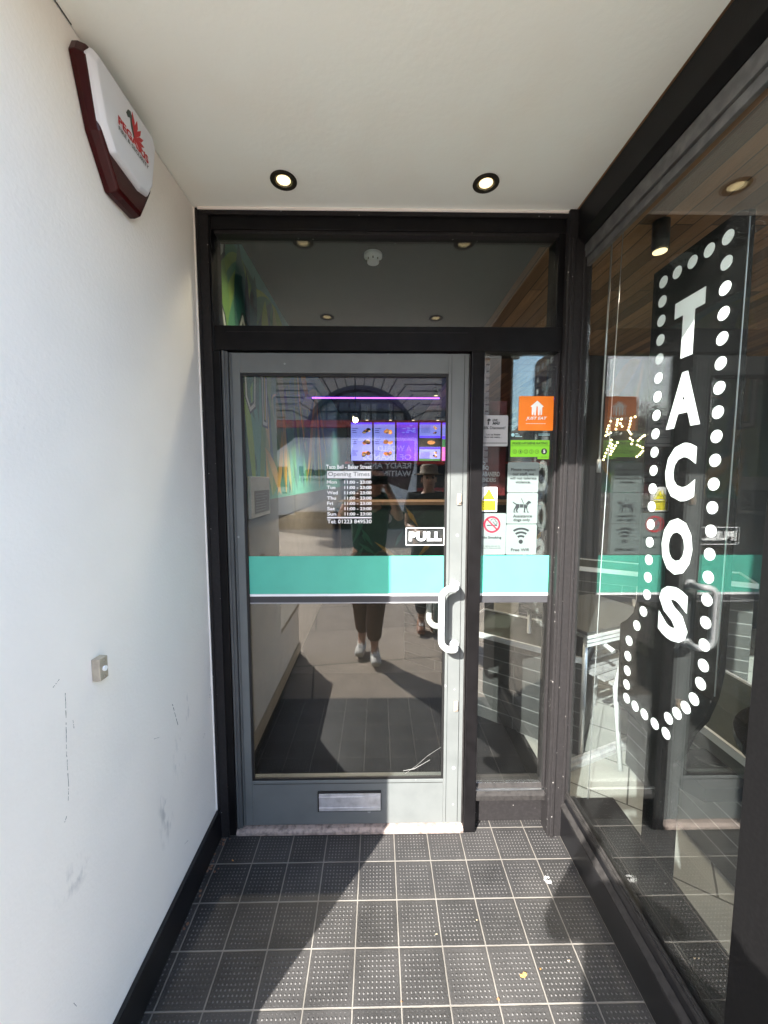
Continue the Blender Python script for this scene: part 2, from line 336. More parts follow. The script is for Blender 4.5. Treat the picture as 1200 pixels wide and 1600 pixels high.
# --- white entrance wall on the left
wl = thing('entrance_wall', 'white painted wall with black skirting along the left of the entrance', 'wall', (-.72, .5, 0))
def wallmat():
    m = M_plaster.copy(); m.name = 'scuffed_wall_paint'; nt = m.node_tree; b = nt.nodes['Principled BSDF']
    old = b.inputs['Base Color'].links[0].from_socket
    tc = nt.nodes.new('ShaderNodeTexCoord')
    def smudge(c, s):
        mp = nt.nodes.new('ShaderNodeMapping'); mp.inputs['Location'].default_value = c; mp.vector_type = 'TEXTURE'; mp.inputs['Scale'].default_value = s
        lk(nt, tc.outputs['Object'], mp.inputs[0]); ln = nt.nodes.new('ShaderNodeVectorMath'); ln.operation = 'LENGTH'; lk(nt, mp.outputs[0], ln.inputs[0])
        mr = nt.nodes.new('ShaderNodeMapRange'); mr.inputs[1].default_value = .3; mr.inputs[2].default_value = 1; mr.inputs[3].default_value = 1; mr.inputs[4].default_value = 0; lk(nt, ln.outputs['Value'], mr.inputs[0]); return mr.outputs[0]
    n = nt.nodes.new('ShaderNodeTexNoise'); n.inputs['Scale'].default_value = 38; n.inputs['Detail'].default_value = 5
    mp = nt.nodes.new('ShaderNodeMapping'); mp.inputs['Scale'].default_value = (1, 1, .35); lk(nt, tc.outputs['Object'], mp.inputs[0]); lk(nt, mp.outputs[0], n.inputs[0])
    th = nt.nodes.new('ShaderNodeMapRange'); th.inputs[1].default_value = .52; th.inputs[2].default_value = .68; lk(nt, n.outputs[0], th.inputs[0])
    cur = None
    for c, s in (((.015, .71, .47), (.1, .07, .14)), ((.015, .80, .60), (.1, .05, .11)), ((.015, .87, .72), (.1, .03, .1)), ((.015, .33, .65), (.1, .06, .05))):
        k = smudge(c, s)
        if cur is None: cur = k
        else:
            a = nt.nodes.new('ShaderNodeMath'); a.operation = 'MAXIMUM'; lk(nt, cur, a.inputs[0]); lk(nt, k, a.inputs[1]); cur = a.outputs[0]
    a = nt.nodes.new('ShaderNodeMath'); a.operation = 'MULTIPLY'; lk(nt, cur, a.inputs[0]); lk(nt, th.outputs[0], a.inputs[1])
    a2 = nt.nodes.new('ShaderNodeMath'); a2.operation = 'MULTIPLY'; lk(nt, a.outputs[0], a2.inputs[0]); a2.inputs[1].default_value = .62
    mx = nt.nodes.new('ShaderNodeMix'); mx.data_type = 'RGBA'; mx.inputs[7].default_value = (.36, .36, .37, 1); lk(nt, a2.outputs[0], mx.inputs[0]); lk(nt, old, mx.inputs[6]); lk(nt, mx.outputs[2], b.inputs['Base Color'])
    return m
MB().box(-1.2, -.705, .5, 1.62, 0, 2.606).build('plaster', wallmat(), wl)
MB().box(-.7049, -.690, .497, 1.583, 0, .132).build('skirting', M_skirt, wl, bevel=.002)
ck = MB(); rr = random.Random(3)
def scuff(pts, w):
    for (a, b), (c, d) in zip(pts, pts[1:]):
        n = 14
        for i in range(n):
            if rr.random() < .35: continue
            t0, t1 = i / n, (i + .8) / n
            ck.line([(a + (c - a) * t0 + rr.uniform(-.0006, .0006), b + (d - b) * t0), (a + (c - a) * t1, b + (d - b) * t1)], w * rr.uniform(.4, 1), 0, -.7049, -.7046)
scuff([(.841, 1.092), (.838, 1.03), (.833, .96), (.832, .87), (.828, .84)], .0016)
scuff([(.811, 1.118), (.828, 1.127)], .0016)
scuff([(.815, .80), (.822, .81)], .002)
scuff([(1.27, .80), (1.30, .70)], .003)
scuff([(1.548, .66), (1.562, .70)], .003)
for _ in range(5):
    y_, z_ = rr.uniform(.75, 1.5), rr.uniform(.2, 1.0); a_ = rr.uniform(-.03, .03); scuff([(y_, z_), (y_ + a_, z_ + rr.uniform(.008, .03))], .0011)
ck.build('scuff_marks', mat('scuff_grey', (.22, .21, .2), .8), wl)
MB().box(-.7049, -.7005, 1.570, 1.576, .135, 2.606).build('sealant', M_plaster, wl)
MB().box(-.69, .77, 1.572, 1.5768, 2.600, 2.6095).build('ceiling_trim', M_plaster, wl)
MB().box(-.7045, -.7025, .50, .985, 2.6085, 2.6098).build('shadow_gap', M_gasket, wl)
# low rendered wall that runs on from it
lw = thing('low_wall', 'low white rendered wall reflected in the door glass beside the standing man', 'wall', (-.8, .2, 0))
MB().box(-1.2, -.715, -.15, .496, 0, .44).build('plaster', M_plaster, lw)
MB().box(-1.22, -.71, -.16, .496, .44, .47).build('added_coping', mat('dark_coping', (.06, .055, .05), .8), lw)  # added in a dark tone so the sunlit wall top stays dim
MB().box(-.7149, -.700, -.152, .494, 0, .11).build('skirting', M_skirt, lw)
# ceiling
MB().box(-1.2, .772, .5, 1.583, 2.61, 2.66).build('entrance_ceiling', M_ceil, kind='structure')
# the building over and around the shop
ub = thing('shop_building', 'upper storeys of the building over the shop entrance', 'building', (2, 5, 2.9))
MB().box(-.72, 6.2, .50, 9.2, 2.9, 7.2).build('wall', mat('building_render', (.42, .38, .33), .9), ub)
MB().box(-.7, 6.2, .44, .50, 2.70, 3.3).build('fascia', M_black, ub)
MB().box(-.7, .775, .452, .4995, 2.612, 2.695).build('soffit_trim', M_plaster, ub)
nb = thing('neighbour_building', 'rendered building next door to the left of the entrance', 'building', (-3, 5, 0))
MB().box(-7, -1.205, .5, 9.2, 0, 7.2).build('wall', mat('neighbour_render', (.45, .42, .38), .9), nb)
MB().box(-1.2045, -.722, 1.63, 9.2, 0, 7.2).build('party_wall', mat('neighbour_render', (.45, .42, .38), .9), nb)
# ================================================================== SHOPFRONT
sf = thing('shopfront', 'black aluminium shopfront frame holding transom, side panel and bay window', 'shopfront', (.1, 1.62, 0))
f = MB()
f.box(-.7045, -.626, 1.585, 1.68, 0, 2.08)                        # left jamb
f.box(-.7045, -.646, 1.584, 1.68, 2.08, 2.606)
f.box(-.646, .742, 1.586, 1.68, 2.535, 2.606)
f.box(-.646, .742, 1.585, 1.68, 2.081, 2.176)
f.box(.378, .431, 1.583, 1.68, .0, 2.081)
f.box(.713, .742, 1.588, 1.678, 2.176, 2.535)
f.build('door_surround', M_black, sf, bevel=.003)
f = MB(); f.box(-.7046, -.69, 1.575, 1.584, .0, 2.606).box(-.69, .77, 1.577, 1.584, 2.585, 2.606).box(-.636, .735, 1.590, 1.66, 2.522, 2.534).box(-.60, .36, 1.5845, 1.5849, 2.15, 2.153)
f.box(-.69, -.655, 1.579, 1.5845, 0, 2.585)
f.build('frame_bead', M_blackrough, sf, bevel=.0015)
f = MB()
f.box(.742, .838, 1.560, 1.68, .0, 2.606).box(.731, .741, 1.592, 1.66, .2, 2.08)
f.box(.752, .768, 1.552, 1.559, .0, 2.50).box(.80, .812, 1.552, 1.559, .16, 2.45)
f.build('corner_post', M_blackrough, sf, bevel=.003)
f = MB(); f.box(.431, .742, 1.625, 1.67, .018, .145); f.build('kick_panel', M_blackrough, sf)
f = MB(); f.prism([(1.588, .146), (1.588, .168), (1.612, .212), (1.665, .212), (1.665, .146)], 0, .4315, .7415); f.build('side_sill', M_sill, sf, bevel=.002)
f = MB(); f.box(.432, .741, 1.597, 1.6, .178, .181).box(.4315, .7415, 1.59, 1.60, .192, .196); f.build('sill_bead', M_metal, sf)
MB().box(.4312, .7308, 1.612, 1.618, .2125, 2.0805).build('side_pane', G_side, sf)
MB().box(-.6455, .7125, 1.612, 1.618, 2.1765, 2.534).build('transom_pane', G_tran, sf)
# bay window (right)
f = MB()
f.prism([(.775, 2.606), (.775, 2.50), (.80, 2.475), (.86, 2.475), (.86, 2.606)], 1, .756, 1.5595)
f.build('bay_head', M_black, sf, bevel=.002)
f = MB(); f.box(.803, .826, .756, 1.5595, 2.425, 2.4745).box(.812, .8275, .756, 1.5595, 2.395, 2.4248); f.build('bay_head_bead', mat('grey_bead', (.06, .06, .062), .4, nscale=30, dirt=(.12, .12, .12)), sf, bevel=.002)
f = MB(); f.prism([(.800, 0), (.800, .135), (.812, .160), (.826, .19), (.86, .19), (.86, 0)], 1, .756, 1.5595); f.build('bay_base', M_skirt, sf, bevel=.002)
f = MB(); f.prism([(.797, .136), (.797, .146), (.8115, .165), (.8115, .1602), (.7995, .1352)], 1, .756, 1.5595).box(.812, .8262, .756, 1.5595, .1905, .206).box(.817, .8266, .756, 1.5595, .2065, .213)
f.build('bay_sill_bead', M_sill, sf, bevel=.001)
MB().box(.828, .834, .757, 1.5598, .1903, 2.4746).build('bay_pane', G_right, sf)
# entrance pillar
pl = MB().box(.775, .842, .50, .755, 0, 2.606).build('entrance_pillar', mat('satin_black_cladding', (.005, .0048, .005), .5, nscale=120, dirt=(.008, .0078, .008), spec=.12, speck=75, speckcol=(.10, .10, .10)), bevel=.002, label='black clad pillar at the street end of the bay window', cat='pillar', loc=(.85, .65, 0))
# street window further right, seen through the bay
sw = thing('street_window', 'black framed shop window facing the street beyond the bay', 'window', (3, .53, 0))
f = MB(); f.box(.843, 6.0, .50, .57, .0, .92).box(.843, 6.0, .50, .57, 2.45, 2.70)  # solid base raised to keep sun off the shop floor
for x in (1.75, 3.1, 4.5): f.box(x, x + .06, .501, .569, .92, 2.45)
f.build('frame', M_black, sw)
MB().box(.8435, 5.99, .53, .536, .9205, 2.4495).build('pane', G_front, sw)

# threshold
MB().prism([(1.577, .004), (1.577, .018), (1.588, .026), (1.64, .028), (1.64, .004)], 0, -.625, .377).build('threshold', M_thr, bevel=.002, label='worn stone threshold strip under the grey door', cat='threshold', loc=(-.12, 1.6, 0))

# ================================================================== DOOR
dr = thing('entrance_door', 'grey glazed entrance door with white pull handle and teal stripe', 'door', (-.124, 1.62, .03))
f = MB()
f.box(-.556, .289, 1.600, 1.645, 1.997, 2.076)          # top rail
f.box(-.556, .289, 1.600, 1.645, .034, .242)            # bottom rail
f.box(.289, .374, 1.600, 1.645, .034, 2.076)            # right stile
f.box(-.598, -.556, 1.600, 1.645, .034, 2.076)          # left stile
f.build('door_frame', M_door, dr, bevel=.002)
f = MB(); f.box(-.6245, -.600, 1.590, 1.648, .03, 2.079).box(-.620, -.612, 1.584, 1.5895, .03, 2.079).box(-.592, -.586, 1.596, 1.5995, .04, 2.07); f.build('hinge_stile', mat('dark_grey_stile', (.075, .08, .082), .4), dr, bevel=.002)
f = MB()
for x0, x1, z0, z1 in ((-.556, .289, 1.985, 1.9965), (-.556, .289, .2425, .252), (-.556, -.546, .252, 1.985), (.280, .2885, .252, 1.985)): f.box(x0, x1, 1.603, 1.6115, z0, z1)
f.box(.352, .3535, 1.5985, 1.5999, .04, 2.07).box(.300, .3012, 1.5988, 1.5999, .04, 2.07).box(-.55, .285, 1.5985, 1.5999, .2275, .2290)
f.build('gasket', M_gasket, dr)
f = MB(); f.box(.370, .3755, 1.594, 1.5998, .036, 2.07); f.build('edge_strip', M_sill, dr)
MB().box(-.5558, .2888, 1.612, 1.618, .2422, 1.9968).build('glass_pane', G_door, dr)
f = MB(); f.box(-.5455, .2798, 1.6112, 1.6118, 1.082, 1.245); f.build('teal_stripe', M_teal, dr)
f = MB(); f.box(-.5455, .2798, 1.6112, 1.6118, 1.0715, 1.0815); f.build('white_line', M_vinyl, dr)
f = MB(); f.box(-.5455, .2798, 1.6112, 1.6118, 1.045, 1.071); f.build('dark_line', mat('dark_vinyl', (.04, .04, .045), .5), dr)
f = MB(); f.box(-.5455, .2798, 1.6112, 1.6118, 1.0395, 1.0445); f.build('grey_line', M_greyvinyl, dr)
# pull handle outside
def handle(y0, sgn, name, z0, z1, xm, xo):
    d = .058 * sgn; r = .0135; p = [(xm, y0, z1)]
    for k in range(0, 10):
        a = R(90 * k / 9); p.append((xm - .012 * (1 - math.cos(a)), y0 + d - d * .45 * (1 - math.sin(a)), z1))
    n = 10
    for k in range(n + 1):
        a = R(90 * k / n); rr_ = .042; p.append((xo + rr_ - rr_ * math.sin(a), y0 + d, z1 - rr_ + rr_ * math.cos(a)))
    for k in range(n + 1):
        a = R(90 * k / n); rr_ = .042; p.append((xo + rr_ - rr_ * math.cos(a), y0 + d, z0 + rr_ - rr_ * math.sin(a)))
    q = []
    for k in range(0, 10):
        a = R(90 * k / 9); q.append((xm - .012 * (1 - math.cos(a)), y0 + d - d * .45 * (1 - math.sin(a)), z0))
    p += q[::-1] + [(xm, y0, z0)]
    h = MB().tube(p, r, 16)
    for z in (z0, z1): h.tube([(xm, y0, z), (xm, y0 + sgn * .008, z)], .02, 20)
    h.build(name, M_white, dr)
handle(1.5995, -1, 'pull_handle', .862, 1.122, .325, .262)
handle(1.6455, 1, 'inner_handle', .90, 1.085, .325, .232)
# letter plate
f = MB(); f.box(-.268, .012, 1.5925, 1.5998, .100, .194, mi=1).box(-.262, .010, 1.588, 1.5924, .107, .187).box(-.262, .010, 1.585, 1.5879, .170, .176).box(-.262, .010, 1.585, 1.5879, .121, .125)
f.build('letter_plate', [M_brushed, M_gasket], dr, bevel=.001)
for z in (1.486, .582):
    f = MB(); f.box(.330, .348, 1.5945, 1.5999, z - .023, z + .023, bev=.002).disc((.339, z - .006), .008, 1, 1.588, 1.5944, mi=0).box(.3375, .3405, 1.5868, 1.5879, z - .011, z - .001)
    f.build('lock_cylinder', mat('worn_brass', (.62, .52, .42), .35, .6, nscale=120), dr)
f = MB()
f.tube([(.12, 1.6105, .262), (.17, 1.6095, .30), (.22, 1.6105, .345), (.279, 1.6108, .385)], .0004, 6)
f.tube([(.11, 1.6105, .275), (.16, 1.6095, .285), (.23, 1.611, .325)], .0008, 6)
f.build('tape_scrap', mat('clear_tape', (.3, .3, .29), .3), dr)
# stripes on side pane
f = MB(); f.box(.4315, .7305, 1.6112, 1.6118, 1.082, 1.245).build('teal_stripe', M_teal, sf)
MB().box(.4315, .7305, 1.6112, 1.6118, 1.0715, 1.0815).build('white_line', M_vinyl, sf)
MB().box(.4315, .7305, 1.6112, 1.6118, 1.040, 1.071).build('dark_line', mat('dark_vinyl', (.04, .04, .045), .5), sf)

# ================================================================== DECALS
YB = 1.6112; YF = 1.6105
# opening hours
oh = thing('opening_hours_decal', 'white opening times lettering on the upper door glass', 'lettering', (-.12, 1.62, 1.42))
f = MB(); f.text('Taco Bell - Baker Street', -.215, 1.612, .188, .0175, '-y', YB, bold=.022); f.build('title_line', M_vinyl, oh)
days = ['Mon', 'Tue', 'Wed', 'Thu', 'Fri', 'Sat', 'Sun']
wd = [.042, .036, .045, .038, .025, .033, .038]
for i, d in enumerate(days):
    z = 1.5505 - i * .0222; f = MB()
    MB().text(d, -.213, z, wd[i], .0145, '-y', YB, bold=.026).build('day_name', M_vinyl, oh)
    f.text('11:00 - 23:00', -.140, z, .113, .0135, '-y', YB, bold=.028)
    f.build('day_hours', M_vinyl, oh)
f = MB(); f.box(-.214, -.027, YB, YB + .0006, 1.5705, 1.606, mi=1).box(-.211, -.030, YF + .0003, YB - .0001, 1.5735, 1.603, mi=0).text('Opening Times', -.207, 1.577, .172, .023, '-y', YF + .0002, bold=.0, mi=1)
f.build('heading_panel', [M_vinyl, mat('grey_print', (.10, .11, .11), .5)], oh)
f = MB(); f.box(-.214, -.027, YB - .0005, YB, 1.4055, 1.4115); f.text('Tel: 01223 849530', -.213, 1.384, .186, .0168, '-y', YB, bold=.018); f.build('telephone_line', M_vinyl, oh)
# PULL
pu = thing('pull_sticker', 'boxed white PULL lettering on the door glass beside the handle', 'sticker', (.2, 1.62, 1.33))
f = MB(); w = .003
f.box(.118, .281, YB, YB + .0006, 1.363, 1.366).box(.118, .281, YB, YB + .0006, 1.290, 1.293).box(.118, .121, YB, YB + .0006, 1.293, 1.363).box(.278, .281, YB, YB + .0006, 1.293, 1.363)
f.build('border', M_vinyl, pu)
f = MB(); f.text('PULL', .131, 1.308, .138, .040, '-y', YB, bold=.055, spacing=1.1); f.build('lettering', M_vinyl, pu)
MB().box(.1212, .2778, 1.6182, 1.6188, 1.2932, 1.3628).build('backing', mat('smoky_backing', (.06, .058, .06), .5), pu)
YB = 1.6195; YF = 1.6188

def rrect(x0, x1, z0, z1, r=.006, n=5):
    P = []
    for cx, cz, a0 in ((x1 - r, z1 - r, 0), (x0 + r, z1 - r, 90), (x0 + r, z0 + r, 180), (x1 - r, z0 + r, 270)):
        for k in range(n + 1): a = R(a0 + 90 * k / n); P.append((cx + r * math.cos(a), cz + r * math.sin(a)))
    return P
def sticker(name, label, x0, x1, z0, z1, m, r=.006):
    t = thing(name, label, 'sticker', ((x0 + x1) / 2, YB, (z0 + z1) / 2), 'stickers on the side panel glass')
    MB().prism(rrect(x0, x1, z0, z1, r), 1, YB + .0004, YB + .0012).build('sheet', m, t)
    return t
# just eat
YB = 1.6112; YF = 1.6105
t = sticker('delivery_sticker', 'orange square sticker with a white house and cutlery emblem', .583, .728, 1.771, 1.911, M_orange, .004)
hx, hz, k = .653, 1.835, .00029 * 1.0
f = MB()
f.prism([(.631, 1.869), (.6585, 1.893), (.686, 1.869), (.680, 1.866), (.680, 1.836), (.674, 1.833), (.672, 1.860), (.669, 1.833), (.663, 1.833), (.661, 1.868), (.6585, 1.872), (.656, 1.868), (.654, 1.833), (.648, 1.833), (.646, 1.850), (.643, 1.833), (.637, 1.836), (.637, 1.866)], 1, YF, YF + .0005)
f.text('JUST EAT', .613, 1.812, .088, .0155, '-y', YF + .0005, bold=.02, lean=.25)
for i in range(8): f.box(.614 + i * .0105, .614 + i * .0105 + .0085, YF, YF + .0005, 1.7985, 1.8002)
f.build('print', M_vinyl, t)
YB = 1.6112; YF = 1.6105
# 20% discount
t = sticker('discount_sticker', 'grey sticker offering a twenty percent discount, above the red poster', .424, .540, 1.706, 1.833, M_greyvinyl)
f = MB(); f.text('LIVE', .474, 1.808, .022, .0095, '-y', YF, bold=.03, lean=.3); f.text('MÁS', .474, 1.7945, .032, .0135, '-y', YF, bold=.05, lean=.3)
f.prism([(.452, 1.812), (.456, 1.819), (.463, 1.819), (.469, 1.8125), (.463, 1.811), (.463, 1.808), (.455, 1.808)], 1, YF, YF + .0005).box(.455, .4605, YF, YF + .0005, 1.794, 1.807)
f.text('20% Discount?', .431, 1.776, .098, .0115, '-y', YF, bold=.02); f.text('Let us know', .449, 1.7505, .060, .008, '-y', YF, bold=.02); f.text('how we were...', .443, 1.740, .070, .008, '-y', YF, bold=.02)
for i in range(14): f.box(.428 + i * .0078, .4345 + i * .0078, YF, YF + .0005, 1.7178, 1.7208)
f.build('print', M_ink, t)
# hygiene rating
t = sticker('hygiene_rating_sticker', 'lime green food hygiene rating sticker showing five', .553, .716, 1.6625, 1.7315, M_green, .003)
MB().prism(rrect(.667, .7155, 1.6535, 1.6622, .003), 1, YB + .0004, YB + .0012).build('tab', M_green, t)
MB().box(.545, .724, YB + .0014, YB + .002, 1.645, 1.770).build('black_backing', mat('black_card', (.01, .011, .011), .4), t)
f = MB(); f.text('FOOD HYGIENE RATING', .561, 1.7135, .146, .0105, '-y', YF, bold=.01); f.box(.553, .716, YF, YF + .0005, 1.7075, 1.7085)
for i in range(5):
    cx = .571 + i * .0232; f.ring((cx, 1.684), .0072, .0084, 1, YF, YF + .0005); f.text(str(i), cx - .0022, 1.680, .0044, .008, '-y', YF)
f.disc((.694, 1.685), .0125, 1, YF, YF + .0005, 28); f.text('VERY GOOD', .680, 1.6595, .027, .0035, '-y', YF)
f.build('print', M_ink, t)
f = MB(); f.text('5', .6895, 1.6785, .009, .0135, '-y', YF - .0001, bold=.03); f.build('numeral', M_vinyl, t)
f = MB(); f.disc((.561, 1.753), .007, 1, YF, YF + .0005)
for i in range(3): f.box(.571, .571 + (.012, .018, .028)[i], YF, YF + .0005, 1.757 - i * .006, 1.7595 - i * .006)
for i in range(2): f.box(.668, .716, YF, YF + .0005, 1.756 - i * .005, 1.7575 - i * .005)
f.build('header_print', mat('agency_teal', (.35, .6, .65), .5), t)
# respect
t = sticker('respect_sticker', 'pale sticker asking for respect for staff, top of the stacked notices', .5435, .6745, 1.514, 1.640, M_skyvinyl)
f = MB()
for s_, z, w_ in (('Please respect', 1.604, .104), ('our staff, we', 1.5865, .090), ('will not tolerate', 1.5685, .112), ('violence.', 1.5525, .064)): f.text(s_, .609 - w_ / 2, z - (.003 if 'p' in s_ or 'ff,' in s_ else 0), w_, .0145 if 'p' in s_ or 'ff,' in s_ else .0115, '-y', YF, bold=.012)
f.build('print', M_ink, t)
# dog
t = sticker('assistance_dog_sticker', 'pale sticker with a black harnessed dog, assistance dogs only', .5435, .6745, 1.3815, 1.512, M_skyvinyl)
dog = [(585, 310), (640, 345), (690, 350), (740, 352), (780, 345), (795, 322), (815, 302), (830, 302), (856, 325), (850, 336), (825, 341), (812, 362), (803, 385), (800, 400), (808, 455), (830, 466), (826, 472), (804, 472), (788, 412), (776, 402), (768, 455), (780, 466), (776, 472), (750, 470), (756, 402), (742, 400), (690, 398), (668, 412), (654, 450), (670, 466), (668, 472), (648, 470), (634, 440), (645, 402), (624, 425), (614, 455), (630, 467), (626, 472), (602, 470), (604, 430), (624, 392), (636, 360), (590, 330)]
def dg(p): return (.540 + (p[0] - 490) * .00029, 1.511 - (p[1] - 190) * .00029)
f = MB(); f.prism([dg(p) for p in dog], 1, YF, YF + .0005); f.line([dg((712, 268)), dg((745, 340))], .0025, 1, YF, YF + .0005)
f.text('Assistance', .571, 1.4085, .080, .0125, '-y', YF, bold=.01); f.text('dogs only', .573, 1.389, .070, .0155, '-y', YF, bold=.01)
f.build('print', M_ink, t)
f = MB(); f.line([dg((690, 345)), dg((687, 402))], .0015, 1, YF - .0004, YF - .0001).line([dg((752, 345)), dg((742, 402))], .0015, 1, YF - .0004, YF - .0001).line([dg((752, 348)), dg((805, 366))], .0015, 1, YF - .0004, YF - .0001)
f.build('harness', M_skyvinyl, t)
# wifi
t = sticker('wifi_sticker', 'pale sticker with black radio waves reading Free Wifi', .5435, .6745, 1.2485, 1.3795, M_skyvinyl)
f = MB(); c0 = (.607, 1.305)
f.disc(c0, .009, 1, YF, YF + .0005)
for r0_, r1_ in ((.020, .028), (.036, .044), (.052, .060)): f.ring(c0, r0_, r1_, 1, YF, YF + .0005, 55, 125, 16)
f.text('Free Wifi', .566, 1.264, .076, .0125, '-y', YF, bold=.01)
f.build('print', M_ink, t)
# no smoking
t = sticker('no_smoking_sticker', 'pale sticker with a red barred circle reading No Smoking', .4225, .5425, 1.2485, 1.4265, M_skyvinyl)
cs = (.4825, 1.379)
f = MB(); f.ring(cs, .0285, .0355, 1, YF, YF + .0005, seg=40); f.line([(cs[0] - .0215, cs[1] + .0215), (cs[0] + .0215, cs[1] - .0215)], .0055, 1, YF, YF + .0005)
f.build('prohibition_ring', M_nosmoke, t)
f = MB(); f.box(cs[0] - .022, cs[0] + .022, YF + .0006, YF + .001, cs[1] - .006, cs[1] - .002)
pts = [(-.006, .012), (-.004, .020), (.004, .024), (.012, .021), (.014, .014), (.021, .010), (.022, .003), (.014, .000), (.008, .004), (.008, .010), (.002, .010)]
f.line([(cs[0] + a, cs[1] + b) for a, b in pts], .0018, 1, YF + .0006, YF + .001)
f.text('No Smoking', .441, 1.316, .082, .0125, '-y', YF, bold=.014); f.text('It is against the law to', .438, 1.2835, .080, .0055, '-y', YF); f.text('smoke in these premises', .436, 1.275, .086, .0055, '-y', YF)
f.build('print', M_ink, t)
# cctv warning
t = sticker('warning_sticker', 'small yellow and white camera warning sticker above the no smoking sign', .432, .5015, 1.433, 1.5365, M_vinyl, .005)
f = MB(); f.prism([(.4665, 1.532), (.4395, 1.4835), (.4935, 1.4835)], 1, YF + .0006, YF + .001, mi=1).prism([(.4665, 1.5285), (.4425, 1.4855), (.4905, 1.4855)], 1, YF + .0001, YF + .0005, mi=0)
f.box(.437, .4965, YF + .0001, YF + .0005, 1.4385, 1.480, mi=0)
f.prism([(.4535, 1.4965), (.4705, 1.5065), (.4725, 1.5025), (.4555, 1.4925)], 1, YF - .0004, YF, mi=1).prism([(.458, 1.4915), (.462, 1.4935), (.463, 1.488), (.458, 1.488)], 1, YF - .0004, YF, mi=1)
f.text('WARNING', .4395, 1.470, .055, .0075, '-y', YF - .0001, bold=.02, mi=1); f.text('CCTV cameras', .442, 1.4605, .050, .0045, '-y', YF - .0001, mi=1); f.text('are recording', .443, 1.452, .048, .0055, '-y', YF - .0001, mi=1); f.text('at all times', .448, 1.4445, .038, .0045, '-y', YF - .0001, mi=1)
f.build('print', [M_yellow, M_ink], t)
# poster behind glass
t = thing('menu_poster', 'dark red hanging poster reading BBQ HABANERO TENDERS behind the glass', 'poster', (.48, 1.66, 1.6))
MB().box(.433, .548, 1.655, 1.657, 1.50, 1.90).build('sheet', mat('deep_red_poster', (.10, .012, .014), .4, nscale=14, dirt=(.02, .008, .008)), t)
M_gp = mat('grey_print_text', (.45, .45, .44), .5)
for s_, z, w_, h_ in (('BBQ', 1.607, .038, .020), ('HABANERO', 1.581, .086, .021), ('TENDERS', 1.558, .070, .018)): MB().text(s_, .438, z, w_, h_, '-y', 1.6545, bold=.03).build('word', M_gp, t)
MB().ring((.452, 1.636), .006, .009, 1, 1.653, 1.6545).build('logo_ring', M_gp, t)

# ================================================================== ALARM BOX on the wall
al = thing('alarm_box', 'red and white hexagonal alarm siren box high on the white wall', 'alarm box', (-.705, 1.1, 2.45))
base = [(.982, 2.575), (1.238, 2.575), (1.252, 2.545), (1.225, 2.405), (1.170, 2.305), (1.068, 2.305), (1.008, 2.405), (.970, 2.545)]
def sc(p, k, c=(1.108, 2.46)): return [(c[0] + (a - c[0]) * k, c[1] + (b - c[1]) * k) for a, b in p]
def ring3(p, x): return [(x, a, b) for a, b in p]
f = MB(); f.loft([ring3(base, -.7045), ring3(base, -.690), ring3(sc(base, .97), -.674), ring3(sc(base, .93), -.668)]); f.build('red_housing', M_red, al, bevel=.003)
cov = [(.990, 2.570), (1.228, 2.570), (1.240, 2.545), (1.214, 2.415), (1.192, 2.378), (1.150, 2.366), (1.040, 2.378), (1.006, 2.425), (.976, 2.545)]
f = MB(); f.loft([ring3(cov, -.676), ring3(sc(cov, .985), -.664), ring3(sc(cov, .90), -.654)]); f.build('white_cover', M_cover, al, bevel=.003)
f = MB(); f.text('PEGASUS', 1.058, 2.462, .128, .021, '+x', -.654, .0012, bold=.04)
f.build('lettering', M_redink, al)
f = MB(); f.text('FIRE & SECURITY', 1.058, 2.448, .128, .010, '+x', -.654, .0012, bold=.02); f.build('small_lettering', M_darkgreenink, al)
f = MB()
cx, cz = 1.125, 2.482
for k_ in range(7):
    a = R(95 - k_ * 20); l = .062 - k_ * .004
    f.prism([(cx, cz), (cx + l * .6 * math.cos(a + .16), cz + l * .6 * math.sin(a + .16)), (cx + l * math.cos(a), cz + l * math.sin(a)), (cx + l * .7 * math.cos(a - .16), cz + l * .7 * math.sin(a - .16))], 0, -.6538, -.6528 - .00003 * k_)
f.build('wing_emblem', M_redink, al)
f = MB(); f.prism([(1.122, 2.478), (1.112, 2.500), (1.110, 2.520), (1.100, 2.514), (1.094, 2.520), (1.102, 2.534), (1.112, 2.538), (1.118, 2.530), (1.124, 2.51), (1.126, 2.49)], 0, -.6538, -.6529); f.build('horse_emblem', M_darkgreenink, al)
# doorbell
db = thing('doorbell', 'small metal doorbell push screwed to the white wall', 'doorbell', (-.70, .945, 1.1))
f = MB(); f.box(-.7048, -.684, .921, .950, 1.070, 1.126); f.build('housing', mat('pale_beige_metal', (.42, .37, .29), .4, .1, nscale=60), db, bevel=.002)
f = MB(); f.disc((.936, 1.098), .0065, 0, -.6839, -.680, 20); f.build('button', M_vinyl, db)
for z in (1.119, 1.077): MB().disc((.936, z), .002, 0, -.6839, -.6829, 12).build('screw', M_metal, db)

